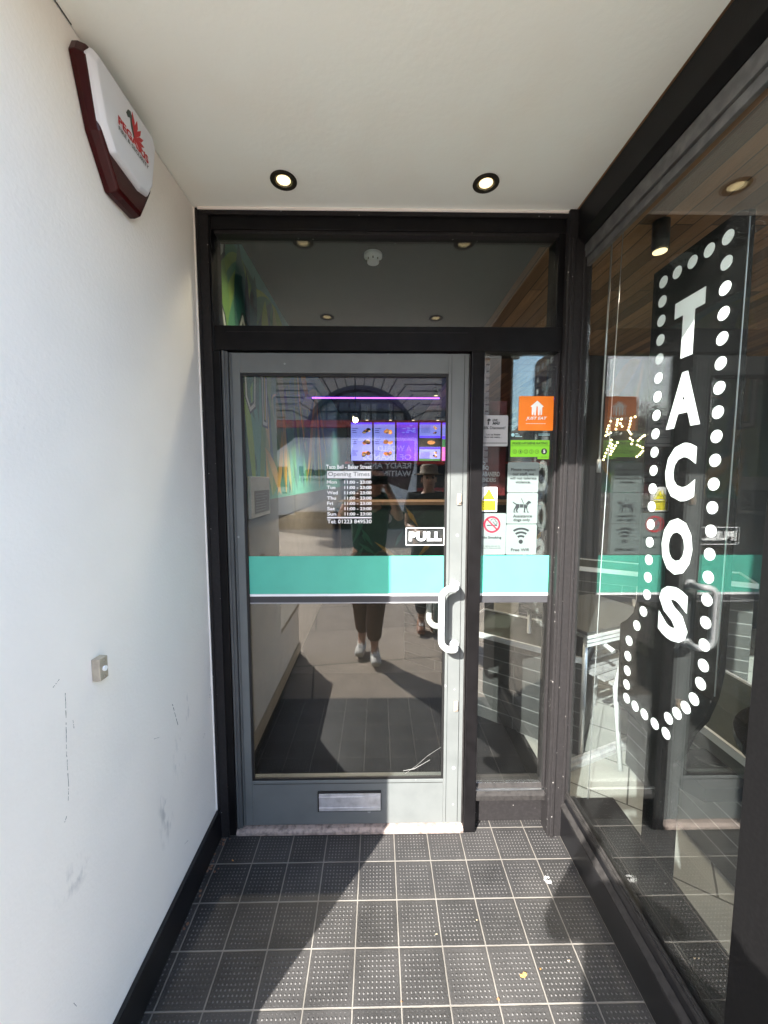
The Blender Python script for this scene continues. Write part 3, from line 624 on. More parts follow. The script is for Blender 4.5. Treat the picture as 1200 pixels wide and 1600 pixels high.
# ================================================================== DOWNLIGHTS in the soffit
def downlight(x, y, zc, label, e=.5, group='downlights in the entrance ceiling'):
    t = thing('downlight', label, 'downlight', (x, y, zc), group)
    f = MB(); f.ring((x, y), .030, .046, 2, zc - .005, zc - .0008, seg=32); f.build('trim_ring', M_trim, t, bevel=.0015)
    f = MB(); n = 28
    rings = [[(x + r * math.cos(a), y + r * math.sin(a), z) for a in [k * 2 * math.pi / n for k in range(n)]] for r, z in ((.0305, zc - .004), (.027, zc - .0035), (.024, zc - .0015))]
    f.loft(rings, cap=False); f.build('reflector', M_lamprefl, t, smooth=True)
    f = MB(); f.disc((x, y), .0235, 2, zc - .0020, zc - .0012, 28); f.build('lamp', M_lampglow, t)
downlight(-.328, 1.439, 2.61, 'lit round downlight in the ceiling above the left side of the door')
downlight(.382, 1.441, 2.61, 'lit round downlight in the ceiling above the side panel')
downlight(-.325, .66, 2.61, 'street side downlight of the soffit, seen only reflected on the left')
downlight(.376, .656, 2.61, 'street side downlight of the soffit, seen only reflected on the right')

# ================================================================== TACOS SIGN
tg = thing('tacos_sign', 'tall black arrow sign reading TACOS with white dots behind the bay window', 'sign', (.91, 1.15, 0))
XS = .90
out = [(1.300, 2.235), (1.005, 2.235), (.975, 2.222), (.963, 1.06), (.975, .98), (1.00, .90), (1.04, .83), (1.06, .765), (1.085, .715), (1.372, .735), (1.378, 1.035), (1.34, 1.065), (1.31, 1.10), (1.297, 1.15)]
MB().prism(out, 0, XS, XS + .018).build('board', M_sign, tg, bevel=.002)
def ell(y, z, r=.0172): MB().disc((y, z), r, 0, XS - .0016, XS - .0002, 22).build('dot', M_vinyl, tg)
for k_ in range(5): ell(1.252 - k_ * .056, 2.187)
for k_ in range(1, 18): ell(1.252 - k_ * .0004, 2.187 - k_ * .0590)
for k_ in range(1, 18): ell(1.028 - k_ * .0009, 2.187 - k_ * .0632)
for y, z in ((1.258, 1.122), (1.286, 1.062), (1.322, .992), (1.324, .934), (1.323, .880), (1.322, .828), (1.318, .779), (1.272, .777), (1.225, .777), (1.176, .776), (1.127, .777), (1.121, .830), (1.090, .866), (1.060, .903), (1.034, .944), (1.016, 1.000), (1.011, 1.055)): ell(y, z)
H_ = .172
def L_(ch, yc, z0, w, h): MB().text(ch, yc + w / 2, z0, w, h, '-x', XS, .0012, bold=.052).build('letter', M_vinyl, tg)
tz = 2.088
def poly(P): MB().prism(P, 0, XS - .0016, XS - .0002).build('letter', M_vinyl, tg)
# T
poly([(1.195, 2.095), (1.087, 2.095), (1.087, 2.050), (1.120, 2.050), (1.120, 1.925), (1.162, 1.925), (1.162, 2.050), (1.195, 2.050)])
L_('A', 1.140, 1.722, .128, .160); L_('C', 1.138, 1.503, .116, .172); L_('O', 1.133, 1.280, .120, .172); L_('S', 1.130, 1.075, .118, .168)
MB().box(XS - .003, XS - .0005, .968, .970, .99, 2.2).build('edge_line', M_metal, tg)
MB().prism([(1.0, .70), (1.0, .66), (1.16, .60), (1.16, .70)], 0, XS + .02, XS + .16).build('foot_bracket', M_sign, tg)
MB().box(XS + .020, XS + .085, 1.165, 1.235, .03, 1.0).box(XS + .0, XS + .11, 1.10, 1.30, 0.002, .03).build('stand', M_sign, tg)

# ================================================================== SHOP INTERIOR
M_intwall = mat('dark_interior_wall', (.035, .033, .035), .7)
MB().box(.90, 6.2, 1.761, 9.2, -.05, -.001).box(1.16, 6.2, .572, 1.76, -.05, -.001).build('shop_floor', brickish('pale_floor_tiles', (.27, .275, .26), (.04, .04, .036), .6, .3, .004, rough=.6, c2=(.24, .245, .235), rot=(0, 0, R(35))), kind='structure')
MB().box(-.72, .899, 1.701, 9.2, -.05, -.001).box(.862, 1.159, .572, 1.76, -.05, .003).build('dark_shop_floor', mat('dark_floor_tiles', (.005, .005, .005), .6, spec=.1), kind='structure')
MB().box(-.70, .86, 1.72, 3.0, 0, .008).build('door_mat', mat('black_mat', (.003, .003, .003), .95, bump=.8, bscale=400, spec=.05), label='black entrance mat on the floor inside the door', cat='mat', loc=(.1, 2.3, 0))
MB().box(.862, 6.2, .58, 9.2, 2.80, 2.84).build('timber_ceiling', M_wood, kind='structure')
MB().box(-.72, .861, 1.69, 9.2, 2.80, 2.84).build('dark_ceiling', mat('dark_ceiling_paint', (.03, .03, .03), .8), kind='structure')
MB().box(-.72, 6.2, 8.9, 9.2, 0, 2.9).build('back_wall', M_intwall, kind='structure')
MB().box(6.0, 6.2, .58, 8.9, 0, 2.8).build('side_wall', M_intwall, kind='structure')
# smoke detector
t = thing('smoke_detector', 'white round smoke detector on the dark ceiling inside', 'smoke detector', (-.025, 2.22, 2.8))
f = MB(); n = 24
for rs in [((.05, 2.7995), (.05, 2.785), (.042, 2.775), (.034, 2.765), (.032, 2.755), (.0, 2.753))]:
    f.loft([[(-.025 + (r + 1e-4) * math.cos(a), 2.22 + (r + 1e-4) * math.sin(a), z) for a in [k_ * 2 * math.pi / n for k_ in range(n)]] for r, z in rs])
f.build('body', M_cover, t)
f = MB()
for k_ in range(8): a = k_ * math.pi / 4; f.box(-.025 + .036 * math.cos(a) - .003, -.025 + .036 * math.cos(a) + .003, 2.22 + .036 * math.sin(a) - .003, 2.22 + .036 * math.sin(a) + .003, 2.763, 2.7715)
f.build('vents', M_ink, t)

# mural wall
mw = thing('mural_wall', 'interior wall painted with green jungle leaves above a grey rail and pale dado', 'wall', (-.72, 4, 0))
MB().box(-.7218, -.715, 1.70, 8.9, 0, 1.30).build('dado', mat('pale_dado', (.16, .145, .13), .7, bump=.1), mw)
MB().box(-.7218, -.708, 1.70, 8.9, 1.30, 1.44).build('rail', mat('grey_rail', (.09, .095, .10), .5), mw)
cols = [(.06, .26, .21), (.02, .11, .09), (.12, .26, .05), (.20, .34, .05), (.05, .22, .11), (.62, .40, .08), (.30, .36, .12), (.45, .48, .44), (.008, .03, .03), (.02, .10, .12)]
MM = [mat('mural_paint', c, .6, var=.06) for c in cols]
f = MB(); f.box(-.7218, -.7152, 1.70, 8.9, 1.44, 2.80, mi=0)
rm = random.Random(11); lay = 0
def leaf(y, z, L, w, a, mi, curve=.15):
    global lay
    lay += 1; n = 9; A = []; B = []
    for i in range(n + 1):
        t_ = i / n; ww = w * math.sin(math.pi * min(1, t_ * 1.0) ** .8) if 0 < i < n else .0008
        b_ = a + curve * t_
        px, pz = y + L * t_ * math.cos(b_), z + L * t_ * math.sin(b_)
        nx, nz = -math.sin(b_), math.cos(b_)
        A.append((px + nx * ww, pz + nz * ww)); B.append((px - nx * ww, pz - nz * ww))
    P = [(min(8.8, max(1.705, p)), min(2.795, max(1.445, q))) for p, q in A + B[::-1]]
    d = -.7151 + lay * .000022
    f.bm.faces.new([f.bm.verts.new((d, p, q)) for p, q in P]).material_index = mi
def fan(y, z, n, L, mis):
    for i in range(n):
        a = R(-100 + 200 * i / max(1, n - 1)) - R(90) + R(90) * 0
        a = R(200 + 140 * i / max(1, n - 1)) + rm.uniform(-.1, .1)
        leaf(y, z, L * rm.uniform(.7, 1.1), L * rm.uniform(.05, .11), a, rm.choice(mis), rm.uniform(-.3, .3))
for i in range(70):
    y = 1.75 + i * .05 + rm.uniform(-.05, .05); leaf(y, 1.44 + rm.uniform(0, .2), rm.uniform(.5, .95), rm.uniform(.05, .12), R(rm.uniform(60, 120)), rm.choice([1, 1, 4, 0, 9, 2, 6]), rm.uniform(-.5, .5))
fan(2.15, 2.72, 11, .8, [1, 2, 3, 4]); fan(2.7, 2.75, 11, .9, [1, 3, 4, 9, 6]); fan(3.5, 2.7, 11, 1.1, [1, 2, 4, 6, 5]); fan(4.6, 2.6, 9, 1.2, [1, 4, 6, 5])
for y, z, L, a, mi in ((2.5, 1.45, .8, 80, 5), (2.62, 1.46, .55, 100, 6), (2.25, 1.46, .9, 95, 3), (2.35, 1.46, .7, 70, 2), (2.75, 1.46, .6, 60, 5), (3.2, 1.46, .8, 110, 6), (3.0, 1.46, .9, 85, 5), (2.1, 1.50, .6, 110, 2), (2.85, 1.46, .5, 130, 5)): leaf(y, z, L, .05, R(a), mi, .2)
leaf(1.78, 2.20, .55, .13, R(75), 2, .3); leaf(2.02, 2.30, .5, .09, R(60), 1, .4); leaf(1.74, 2.62, .30, .05, R(20), 7, .3); leaf(2.55, 2.70, .7, .10, R(-95), 3, .2); leaf(2.75, 2.75, .8, .10, R(-80), 6, .2); leaf(2.35, 2.75, .75, .08, R(-100), 1, -.2); leaf(2.2, 2.7, .6, .04, R(-90), 8, 0)
# pale outlined letter forms of the mural
def outl(P, w):
    for mi, ww in ((8, w * 2.2), (7, w)):
        for (a, b), (c, d) in zip(P, P[1:]):
            global lay
            lay += 1; v = Vector((c - a, d - b)).normalized(); n_ = Vector((-v.y, v.x)) * ww / 2; e = v * ww * .4; dd = -.7151 + lay * .000022
            Q = [(a - e.x + n_.x, b - e.y + n_.y), (a - e.x - n_.x, b - e.y - n_.y), (c + e.x - n_.x, d + e.y - n_.y), (c + e.x + n_.x, d + e.y + n_.y)]
            f.bm.faces.new([f.bm.verts.new((dd, p, min(2.795, q))) for p, q in Q]).material_index = mi
outl([(1.80, 2.40), (1.86, 2.32), (1.90, 2.2), (1.98, 2.12), (2.06, 2.2), (2.08, 2.36), (2.12, 2.42), (2.2, 2.3), (2.3, 2.14)], .022)
outl([(2.12, 2.35), (2.14, 2.02), (2.2, 1.96), (2.28, 2.0), (2.30, 2.2), (2.44, 2.2), (2.44, 1.92), (2.52, 1.92), (2.52, 2.2)], .022)
outl([(1.76, 2.78), (1.80, 2.55), (1.86, 2.62), (1.9, 2.78)], .03)
f.build('mural', MM, mw, recalc=False)
for k_ in (1,):
    t = thing('wall_notice', 'white boxed notice panel on the mural wall just inside the door', 'notice', (-.70, 2.29, 1.47))
    MB().box(-.7149 + .004, -.690, 2.105, 2.47, 1.352, 1.585).build('frame', mat('cream_plastic', (.42, .42, .40), .5), t, bevel=.004)
    f = MB(); f.box(-.6899, -.6885, 2.16, 2.45, 1.375, 1.505); f.build('panel', mat('grey_display', (.06, .06, .062), .3), t)
    f = MB()
    for i in range(7): f.box(-.6884, -.6880, 2.18, 2.18 + .2 + .03 * math.sin(i * 3), 1.388 + i * .016, 1.392 + i * .016)
    f.build('lettering', M_greyvinyl, t)
# menu screens
M_lil = mat('screen_lilac', (.19, .21, .66), .3, var=.05, emit=.26); M_blu = mat('screen_blue', (.06, .03, .55), .3, var=.05, emit=.45); M_pur = mat('screen_purple', (.13, .04, .50), .3, nscale=6, dirt=(.05, .03, .45), emit=.28)
M_food = mat('screen_food', (.42, .16, .05), .4, nscale=30, dirt=(.12, .07, .02), emit=.35); M_scrgreen = mat('screen_green', (.03, .12, .05), .4, emit=.3); M_pink = mat('screen_pink', (.50, .12, .28), .4, nscale=12, dirt=(.3, .03, .4), emit=.4)
M_scrtext = mat('screen_text', (.05, .04, .22), .4, emit=.1); M_dk = mat('screen_dark', (.02, .02, .02), .4)
kinds = ['food', 'food', 'purple', 'split', 'pinkish']
nm = ['first menu screen from the left, pale lilac with three plates of food', 'second menu screen from the left, pale lilac with small dishes', 'deep purple menu screen in the middle of the row', 'blue banded menu screen with a dark food picture across it', 'rightmost menu screen, green band over pink picture']
for i, kd in enumerate(kinds):
    x0 = -.49 + i * .41; x1 = x0 + .395; Y = 7.0
    t = thing('menu_screen', nm[i], 'screen', (x0 + .2, Y, 2.25), 'menu screens over the counter')
    MB().box(x0, x1, Y, Y + .06, 1.905, 2.60).build('casing', M_dk, t)
    f = MB(); base_m = {'food': 0, 'purple': 2, 'split': 0, 'pinkish': 5}[kd]
    f.box(x0 + .008, x1 - .008, Y - .002, Y - .0001, 1.915, 2.56, mi=base_m).box(x0 + .008, x1 - .008, Y - .004, Y - .0022, 2.56, 2.592, mi=1)
    if kd == 'food':
        for k_ in range(3):
            zz = 2.44 - k_ * .2
            [f.disc((x0 + .27 + rm.uniform(-.06, .06), zz + rm.uniform(-.025, .03)), rm.uniform(.02, .045), 1, Y - .006, Y - .0042 - b_ * .0001, 9, rm.choice((3, 3, 8, 7, 9)), rm.uniform(.5, .9)) for b_ in range(9)]
            for q in range(3): f.box(x0 + .03, x0 + .03 + (.1, .07, .08)[q], Y - .006, Y - .0042, zz + .04 - q * .035, zz + .052 - q * .035, mi=6)
    if kd == 'purple':
        for k_ in range(14): a, b = rm.uniform(x0 + .05, x1 - .08), rm.uniform(2.40, 2.54); f.box(a, a + .05, Y - .006, Y - .0042, b, b + .012, mi=0)
    if kd == 'split':
        f.box(x0 + .008, x1 - .008, Y - .005, Y - .0042, 2.16, 2.32, mi=7).disc((x0 + .22, 2.24), .07, 1, Y - .007, Y - .0052, 9, 3, .5).box(x0 + .008, x1 - .008, Y - .005, Y - .0042, 2.32, 2.36, mi=1).box(x0 + .008, x1 - .008, Y - .005, Y - .0042, 2.12, 2.155, mi=1).box(x0 + .008, x1 - .008, Y - .005, Y - .0042, 1.915, 1.95, mi=4)
        for zz in (2.5, 2.41, 2.06, 1.99): [f.disc((x0 + .29 + rm.uniform(-.03, .03), zz + rm.uniform(-.02, .02)), rm.uniform(.012, .022), 1, Y - .007, Y - .0052 - b_ * .0001, 8, rm.choice((3, 8, 9, 7)), .8) for b_ in range(6)]
        for zz in range(12): f.box(x0 + .03, x0 + .2, Y - .007, Y - .0052, (2.53 - zz * .022) if zz < 6 else (2.2 - zz * .022), (2.536 - zz * .022) if zz < 6 else (2.206 - zz * .022), mi=6)
    if kd == 'pinkish':
        f.box(x0 + .008, x1 - .008, Y - .005, Y - .0042, 2.36, 2.555, mi=0).box(x0 + .008, x1 - .008, Y - .005, Y - .0042, 2.16, 2.30, mi=4).box(x0 + .008, x1 - .008, Y - .005, Y - .0042, 2.302, 2.355, mi=1)
    f.build('picture', [M_lil, M_blu, M_pur, M_food, M_scrgreen, M_pink, M_scrtext, M_dk, mat('screen_food_dark', (.12, .05, .03), .4, emit=.25), mat('screen_food_cream', (.6, .38, .18), .4, emit=.35)], t)
# counter
rq = random.Random(4)
t = thing('service_counter', 'serving counter with dark jungle leaf front under the menu screens', 'counter', (1, 6.4, 0))
MB().box(-.6, 3.2, 6.2, 6.8, 0, 1.17).build('front', mat('counter_teal', (.010, .035, .032), .6), t)
f = MB()
for q in range(60):
    a0, z0_, an, L = rq.uniform(-.5, 3.0), rq.uniform(.0, .9), R(rq.uniform(30, 150)), rq.uniform(.25, .6); d = 6.199 - q * .0003; nx, nz = -math.sin(an) * .035, math.cos(an) * .035
    f.bm.faces.new([f.bm.verts.new((p, d, min(1.165, max(.0, w_)))) for p, w_ in ((a0, z0_), (a0 + L * .5 * math.cos(an) + nx, z0_ + L * .5 * math.sin(an) + nz), (a0 + L * math.cos(an), z0_ + L * math.sin(an)), (a0 + L * .5 * math.cos(an) - nx, z0_ + L * .5 * math.sin(an) - nz))]).material_index = rq.choice((0, 0, 1, 1, 2))
f.build('leaf_pattern', [mat('counter_leaf', (.02, .09, .07), .6), mat('counter_leaf_dark', (.008, .02, .025), .6), mat('counter_leaf_gold', (.22, .15, .03), .6)], t, recalc=False)
MB().box(-.65, 3.25, 6.12, 6.85, 1.17, 1.22).build('top', mat('counter_top', (.20, .13, .08), .4), t)
MB().box(-.6, 3.2, 7.05, 7.06, 1.86, 1.90).build('red_valance', mat('red_valance', (.22, .02, .02), .5), t)
# purple tube
MB().tube([(-.70, 4.2, 2.44), (.66, 4.2, 2.44)], .007, 8).build('purple_light_tube', mat('purple_neon', (.22, .05, 1.0), .4, var=0, emit=1.6), label='thin glowing purple light tube across the shop', cat='light tube', loc=(0, 4.2, 2.44))
# pendants & spots
def spot(x, y, z, label, r=.035, h=.10, rod=0):
    t = thing('cylinder_spotlight', label, 'spotlight', (x, y, z), 'black cylinder spotlights on the shop ceiling')
    f = MB(); f.tube([(x, y, z + h), (x, y, z)], r, 20)
    if z + h < 2.79: f.tube([(x, y, 2.799), (x, y, z + h)], .006, 8)
    f.build('housing', M_ink, t)
    f = MB(); f.tube([(x, y, z - .001), (x, y, z - .004)], r * .82, 20); f.build('lamp', M_lampglow, t)
spot(1.36, 1.93, 2.665, 'large black cylinder spotlight over the TACOS sign with lit face', .037, .134)
for i, (x, y, l) in enumerate(((-.18, 6.5, 'leftmost of the far spotlights above the menu screens'), (.21, 6.5, 'second far spotlight from the left above the menu screens'), (.59, 6.5, 'third far spotlight from the left above the menu screens'), (1.0, 6.5, 'rightmost of the far spotlights above the menu screens'), (.74, 5.0, 'nearer spotlight hanging high at the right of the door glass'))):
    spot(x, y, 2.56 if y > 6 else 2.64, l, .03, .09)
t = thing('pendant_bulb', 'bare glowing bulb hanging on a black cord inside the shop', 'pendant lamp', (-.20, 3.5, 2.1), 'pendant bulbs')
MB().tube([(-.20, 3.5, 2.799), (-.20, 3.5, 2.16)], .004, 6).tube([(-.20, 3.5, 2.16), (-.20, 3.5, 2.12)], .016, 12).build('cord', M_ink, t)
f = MB(); bmesh.ops.create_uvsphere(f.bm, u_segments=16, v_segments=10, radius=.022, matrix=Matrix.Translation((-.20, 3.5, 2.10))); f.build('bulb', mat('bulb_glow', (1, .85, .55), .4, var=0, emit=6), t, smooth=True)
t = thing('pendant_bulb', 'smaller pendant bulb further back beside the larger glowing one', 'pendant lamp', (-.30, 5.0, 2.3), 'pendant bulbs')
MB().tube([(-.30, 5.0, 2.799), (-.30, 5.0, 2.42)], .004, 6).tube([(-.30, 5.0, 2.42), (-.30, 5.0, 2.38)], .016, 12).build('cord', M_ink, t)
f = MB(); bmesh.ops.create_uvsphere(f.bm, u_segments=16, v_segments=10, radius=.02, matrix=Matrix.Translation((-.30, 5.0, 2.36))); f.build('bulb', mat('bulb_glow_dim', (1, .8, .45), .4, var=0, emit=2), t, smooth=True)
# lamps' own light inside the shop, plus two added fill spots
def lamp_or_fill(x, y, z, e, ang=120):
    l = bpy.data.lights.new('lamp_or_fill_light', 'SPOT'); l.energy = e; l.spot_size = R(ang); l.spot_blend = .8; l.shadow_soft_size = .04; l.color = (1, .82, .6)
    o = bpy.data.objects.new('lamp_or_fill_light', l); C.objects.link(o); o.location = (x, y, z)
for x, y, z, e in ((1.36, 1.93, 2.655, 30), (-.18, 6.5, 2.55, 16), (.59, 6.5, 2.55, 16), (1.0, 6.5, 2.55, 16), (.74, 5.0, 2.63, 30), (-.2, 3.5, 2.06, 26), (-.333, 1.87, 2.77, 4), (.378, 1.87, 2.77, 4)): lamp_or_fill(x, y, z, e, 120 if y < 3 else 150)  # last two entries are added fill for the mural, without any fixture
# LIVE MAS bulb letters
t = thing('bulb_lettering', 'handwritten glowing bulb letters LIVE MAS on the dark partition', 'lit sign', (2.6, 3.9, 1.9))
strokes = [[(290, 1040), (275, 1080), (262, 1135), (255, 1170), (312, 1130)], [(348, 1025), (342, 1075), (332, 1145)], [(378, 1020), (372, 1060), (388, 1085), (372, 1125)], [(492, 998), (458, 1010), (452, 1065), (440, 1118), (465, 1155), (485, 1135)],
           [(245, 1390), (262, 1330), (285, 1265), (303, 1210), (310, 1250), (302, 1340), (312, 1370)], [(302, 1340), (340, 1262), (370, 1205)], [(460, 1195), (480, 1212), (475, 1245), (475, 1278)], [(598, 1155), (560, 1180), (528, 1215), (522, 1255), (570, 1280), (572, 1310), (545, 1345), (505, 1380)]]
kx = .00105; M_by = mat('bulb_yellow', (1, .80, .35), .4, var=0, emit=2.6)
for grp in ((0,), (1,), (2,), (3,), (4, 5), (6,), (7,)):
    f = MB(); g_ = MB()
    for st in [strokes[q] for q in grp]:
        P = [(2.27 + (a - 245) * kx * 1.15, 2.195 - (b - 998) * kx * 1.03) for a, b in st]
        g_.line(P, .012, 1, 3.872, 3.884)
        for (a, b), (c, d) in zip(P, P[1:]):
            L = math.hypot(c - a, d - b); n_ = max(1, round(L / .032))
            for i in range(n_):
                bmesh.ops.create_icosphere(f.bm, subdivisions=1, radius=.0095, matrix=Matrix.Translation((a + (c - a) * i / n_, 3.866, b + (d - b) * i / n_)))
    lt = g_.build('letter', M_ink, t); f.build('bulbs', M_by, lt)
MB().box(1.7, 4.2, 3.89, 3.95, 0, 2.795).build('partition', M_intwall, kind='structure')
# hanging white cable by the bay
t = thing('blind_cord', 'white blind cord with weighted end hanging inside the bay window', 'cord', (1.02, 1.75, 1.6))
MB().tube([(1.02, 1.745, 2.79), (1.005, 1.745, 1.66)], .004, 8).build('cord', M_pole, t)
MB().tube([(1.005, 1.745, 1.66), (1.004, 1.745, 1.60)], .009, 10).build('weight', M_pole, t)
MB().tube([(1.04, 1.70, 2.79), (1.01, 1.70, 1.2), (1.0, 1.7, .05)], .0018, 6).build('hanging_wire', M_pole, label='thin white wire hanging from ceiling to floor behind the bay window', cat='wire', loc=(1.02, 1.7, 1))

# ----- furniture inside the bay
M_plank = brickish('black_planks', (.050, .052, .052), (.16, .165, .165), 4.0, .085, .0035, rough=.5, c2=(.038, .040, .040))
def plank_bench(name, label, loc, rz, w, d, h):
    t = thing(name, label, 'bench box', (0, 0, 0), 'plank clad boxes inside')
    MB().box(-w / 2, w / 2, -d / 2, d / 2, 0, h).build('cladding', M_plank, t)
    MB().box(-w / 2, w / 2, -d / 2, d / 2, h + .0005, h + .012).build('top_panel', mat('dark_top_panel', (.012, .016, .012), .6), t)
    f = MB()
    for y0 in (-d / 2 - .014, d / 2): f.box(-w / 2 - .014, w / 2 + .014, y0, y0 + .014, h - .012, h + .022)
    for x0 in (-w / 2 - .014, w / 2): f.box(x0, x0 + .014, -d / 2, d / 2, h - .012, h + .022)
    f.build('top_rail', M_pole, t)
    t.location = loc; t.rotation_euler = (0, 0, rz)
plank_bench('planked_box', 'black planked box with white top edge behind the side panel glass', (.98, 2.46, 0), R(-38), .75, .45, .56)
plank_bench('planked_box', 'taller black planked box standing further back behind the side panel', (.62, 3.25, 0), R(-38), .6, .5, .80)
plank_bench('planked_box', 'long black planked box with white rail behind the tubular chairs in the bay', (1.95, 3.0, 0), R(-30), 1.5, .35, .86)
plank_bench('planked_box', 'low black planked box under the round table at the pillar end of the bay', (1.62, 1.60, 0), R(0), .5, .78, .52)
def tube_chair(loc, rz, label):
    t = thing('tubular_chair', label, 'chair', (0, 0, 0), 'tubular metal chairs')
    for sx in (-1, 1):
        x = .22 * sx
        MB().tube([(x, -.22, 0), (x, -.20, .44), (x, -.20, .60), (x, -.16, .66), (x, .12, .66), (x, .18, .64)], .013, 10).build('leg', M_pole, t)
        MB().tube([(x * .95, .24, 0), (x * .95, .19, .44), (x * .95, .26, .82)], .013, 10).build('leg', M_pole, t)
    MB().tube([(-.209, .26, .82), (-.12, .275, .86), (.12, .275, .86), (.209, .26, .82)], .013, 10).build('top_rail', M_pole, t)
    f = MB()
    for i in range(6): y = -.19 + i * .068; f.box(-.205, .205, y, y + .045, .44, .455)
    f.build('seat', M_brushed, t)
    f = MB()
    for i in range(3): z = .56 + i * .09; f.box(-.20, .20, .215 + i * .014, .225 + i * .014, z, z + .05)
    f.build('backrest', M_brushed, t)
    t.location = loc; t.rotation_euler = (0, 0, rz); return t
tube_chair((1.40, 2.25, 0), R(205), 'tubular metal chair nearest the corner post inside the bay')
tube_chair((2.15, 2.75, 0), R(150), 'tubular metal chair further back inside the bay')
# slatted metal table
t = thing('slatted_table', 'metal table with ribbed edge standing inside the bay window', 'table', (1.10, 1.80, 0))
f = MB()
f.box(1.10, 1.75, 1.80, 2.30, .735, .752); f.build('tabletop', mat('grey_tabletop', (.05, .05, .05), .4), t)
f = MB()
for i in range(3): f.box(1.095, 1.755, 1.792 - .0, 1.7995, .675 + i * .022, .690 + i * .022)
f.build('edge_ribs', M_pole, t)
for x, y in ((1.14, 1.84), (1.71, 1.84), (1.14, 2.26), (1.71, 2.26)): MB().tube([(x, y, 0), (x, y, .735)], .013, 12).build('leg', M_pole, t)
t.location = (1.12, 1.98, 0); t.rotation_euler = (0, 0, R(22))
# round dark table behind sign
t = thing('round_table', 'round black table on a pedestal behind the foot of the TACOS sign', 'table', (1.5, .98, 0))
MB().disc((1.47, .98), .36, 2, .715, .74, 48).build('tabletop', mat('black_laminate', (.012, .012, .013), .25), t)
MB().tube([(1.47, .98, .02), (1.47, .98, .715)], .035, 16).disc((1.47, .98), .2, 2, .002, .02, 32).build('pedestal', M_ink, t)
# aluminium floor channel by the glass
t = MB().box(1.02, 1.6, 1.80, 1.85, .0, .025).box(1.02, 1.6, 1.815, 1.825, .026, .045).box(1.02, 1.6, 1.835, 1.84, .026, .035).build('floor_channel', M_brushed, label='ribbed white metal channel lying on the floor inside the bay', cat='channel', loc=(1.02, 1.8, 0)); t.rotation_euler = (0, 0, R(22)); t.location = (1.0, 1.92, 0)
# dark lined panel behind the sign at the right
MB().box(1.12, 1.15, .60, .99, 0, 2.79).build('dark_screen', M_darkpanel, label='speckled dark upright screen behind the TACOS sign', cat='screen panel', loc=(1.1, .8, 0))

# ================================================================== STREET BEHIND (seen reflected)
# Luton van
M_vw = mat('van_white', (.84, .85, .84), .35, var=.04, coat=.3)
vx = thing('box_van', 'white box van parked in the road, reflected in the door glass', 'van', (0, -11, -.12))
MB().box(-2.87, 1.33, -12.1, -10.0, .47, 3.0).build('cargo_box', M_vw, vx, bevel=.05)
f = MB()
for x in (-2.86, 1.30): f.box(x, x + .03, -9.995, -9.98, .5, 2.97)
f.box(-2.82, 1.30, -9.995, -9.98, 2.94, 2.98).box(-2.82, 1.30, -9.995, -9.98, .47, .52)
f.build('edge_trim', M_brushed, vx)
prof = [(-5.0, .35), (-5.05, .85), (-4.85, 1.15), (-4.35, 1.28), (-3.75, 2.12), (-3.45, 2.55), (-2.88, 2.95), (-2.88, .35)]
MB().prism([(a, b) for a, b in prof], 1, -12.0, -10.08).build('cab', M_vw, vx, bevel=.04)
MB().prism([(-4.10, 1.33), (-3.66, 2.02), (-3.10, 2.02), (-3.10, 1.33)], 1, -10.079, -10.06).build('side_window', G_van if 0 else mat('dark_glass', (.03, .035, .04), .08), vx)
MB().box(-3.28, -3.12, -10.079, -10.05, 1.10, 1.15).build('door_handle', M_ink, vx)
MB().box(-4.4, 1.2, -11.9, -10.2, .22, .46).build('chassis', M_ink, vx)
for x in (-4.2, .3):
    for y0, y1 in ((-10.35, -10.09), (-11.95, -11.7)):
        w_ = MB().ring((x, .23), .19, .35, 1, y0, y1, seg=28).build('tyre', mat('tyre_rubber', (.015, .015, .015), .8), vx)
        MB().disc((x, .23), .188, 1, y0 + .03, y1 - .02, 24).build('rim', M_metal, vx)
f = MB(); f.prism([(1.24, 2.90), (1.24, 2.05), (1.02, 1.20), (.55, 1.38), (-.10, 1.62), (-.75, 2.0), (-.95, 2.35), (-.80, 2.90)], 1, -9.999, -9.990); f.build('dark_panel', mat('maroon_print', (.05, .022, .028), .5), vx)
f = MB()
for s_, x, z, w_ in (('A WORLD', 1.14, 2.54, 1.14), ('OF BRANDS', 1.14, 2.25, 1.66), ('READY AND', 1.14, 1.96, 1.62), ('WAITING', 1.14, 1.69, 1.20)): f.text(s_, x, z, w_, .20, '+y', -9.990, .004, bold=.03)
f.build('panel_lettering', mat('cream_print', (.75, .72, .70), .5), vx)
f = MB(); f.text('Ideal', -1.15, 1.70, 1.54, .33, '+y', -9.998, .004, bold=.045); f.text('BATHROOMS', -1.15, 1.53, 1.54, .10, '+y', -9.998, .004, bold=.01, spacing=1.4)
f.build('side_lettering', M_ink, vx)
# double deck bus
bs = thing('double_decker_bus', 'red double decker bus passing behind the white van, seen reflected', 'bus', (-2, -15.2, -.12))
M_bred = mat('bus_red', (.42, .018, .018), .3, var=.05, coat=.5)
f = MB()
f.box(-8.0, 4.2, -16.5, -14.0, .25, 1.22).box(-8.0, 4.2, -16.5, -14.0, 2.22, 2.80).box(-8.0, 4.2, -16.5, -14.0, 3.86, 4.20)
f.build('body', M_bred, bs, bevel=.04)
MB().box(-7.96, 4.16, -16.45, -14.06, 1.22, 2.22).box(-7.96, 4.16, -16.45, -14.06, 2.80, 3.86).build('windows', mat('dark_glass_bus', (.02, .03, .035), .06, var=.1), bs)
f = MB()
for i in range(9):
    x = -7.98 + i * 1.51
    f.box(x, x + .07, -14.055, -14.01, 1.23, 2.21).box(x, x + .07, -14.055, -14.01, 2.81, 3.85)
f.build('window_pillars', M_ink, bs)
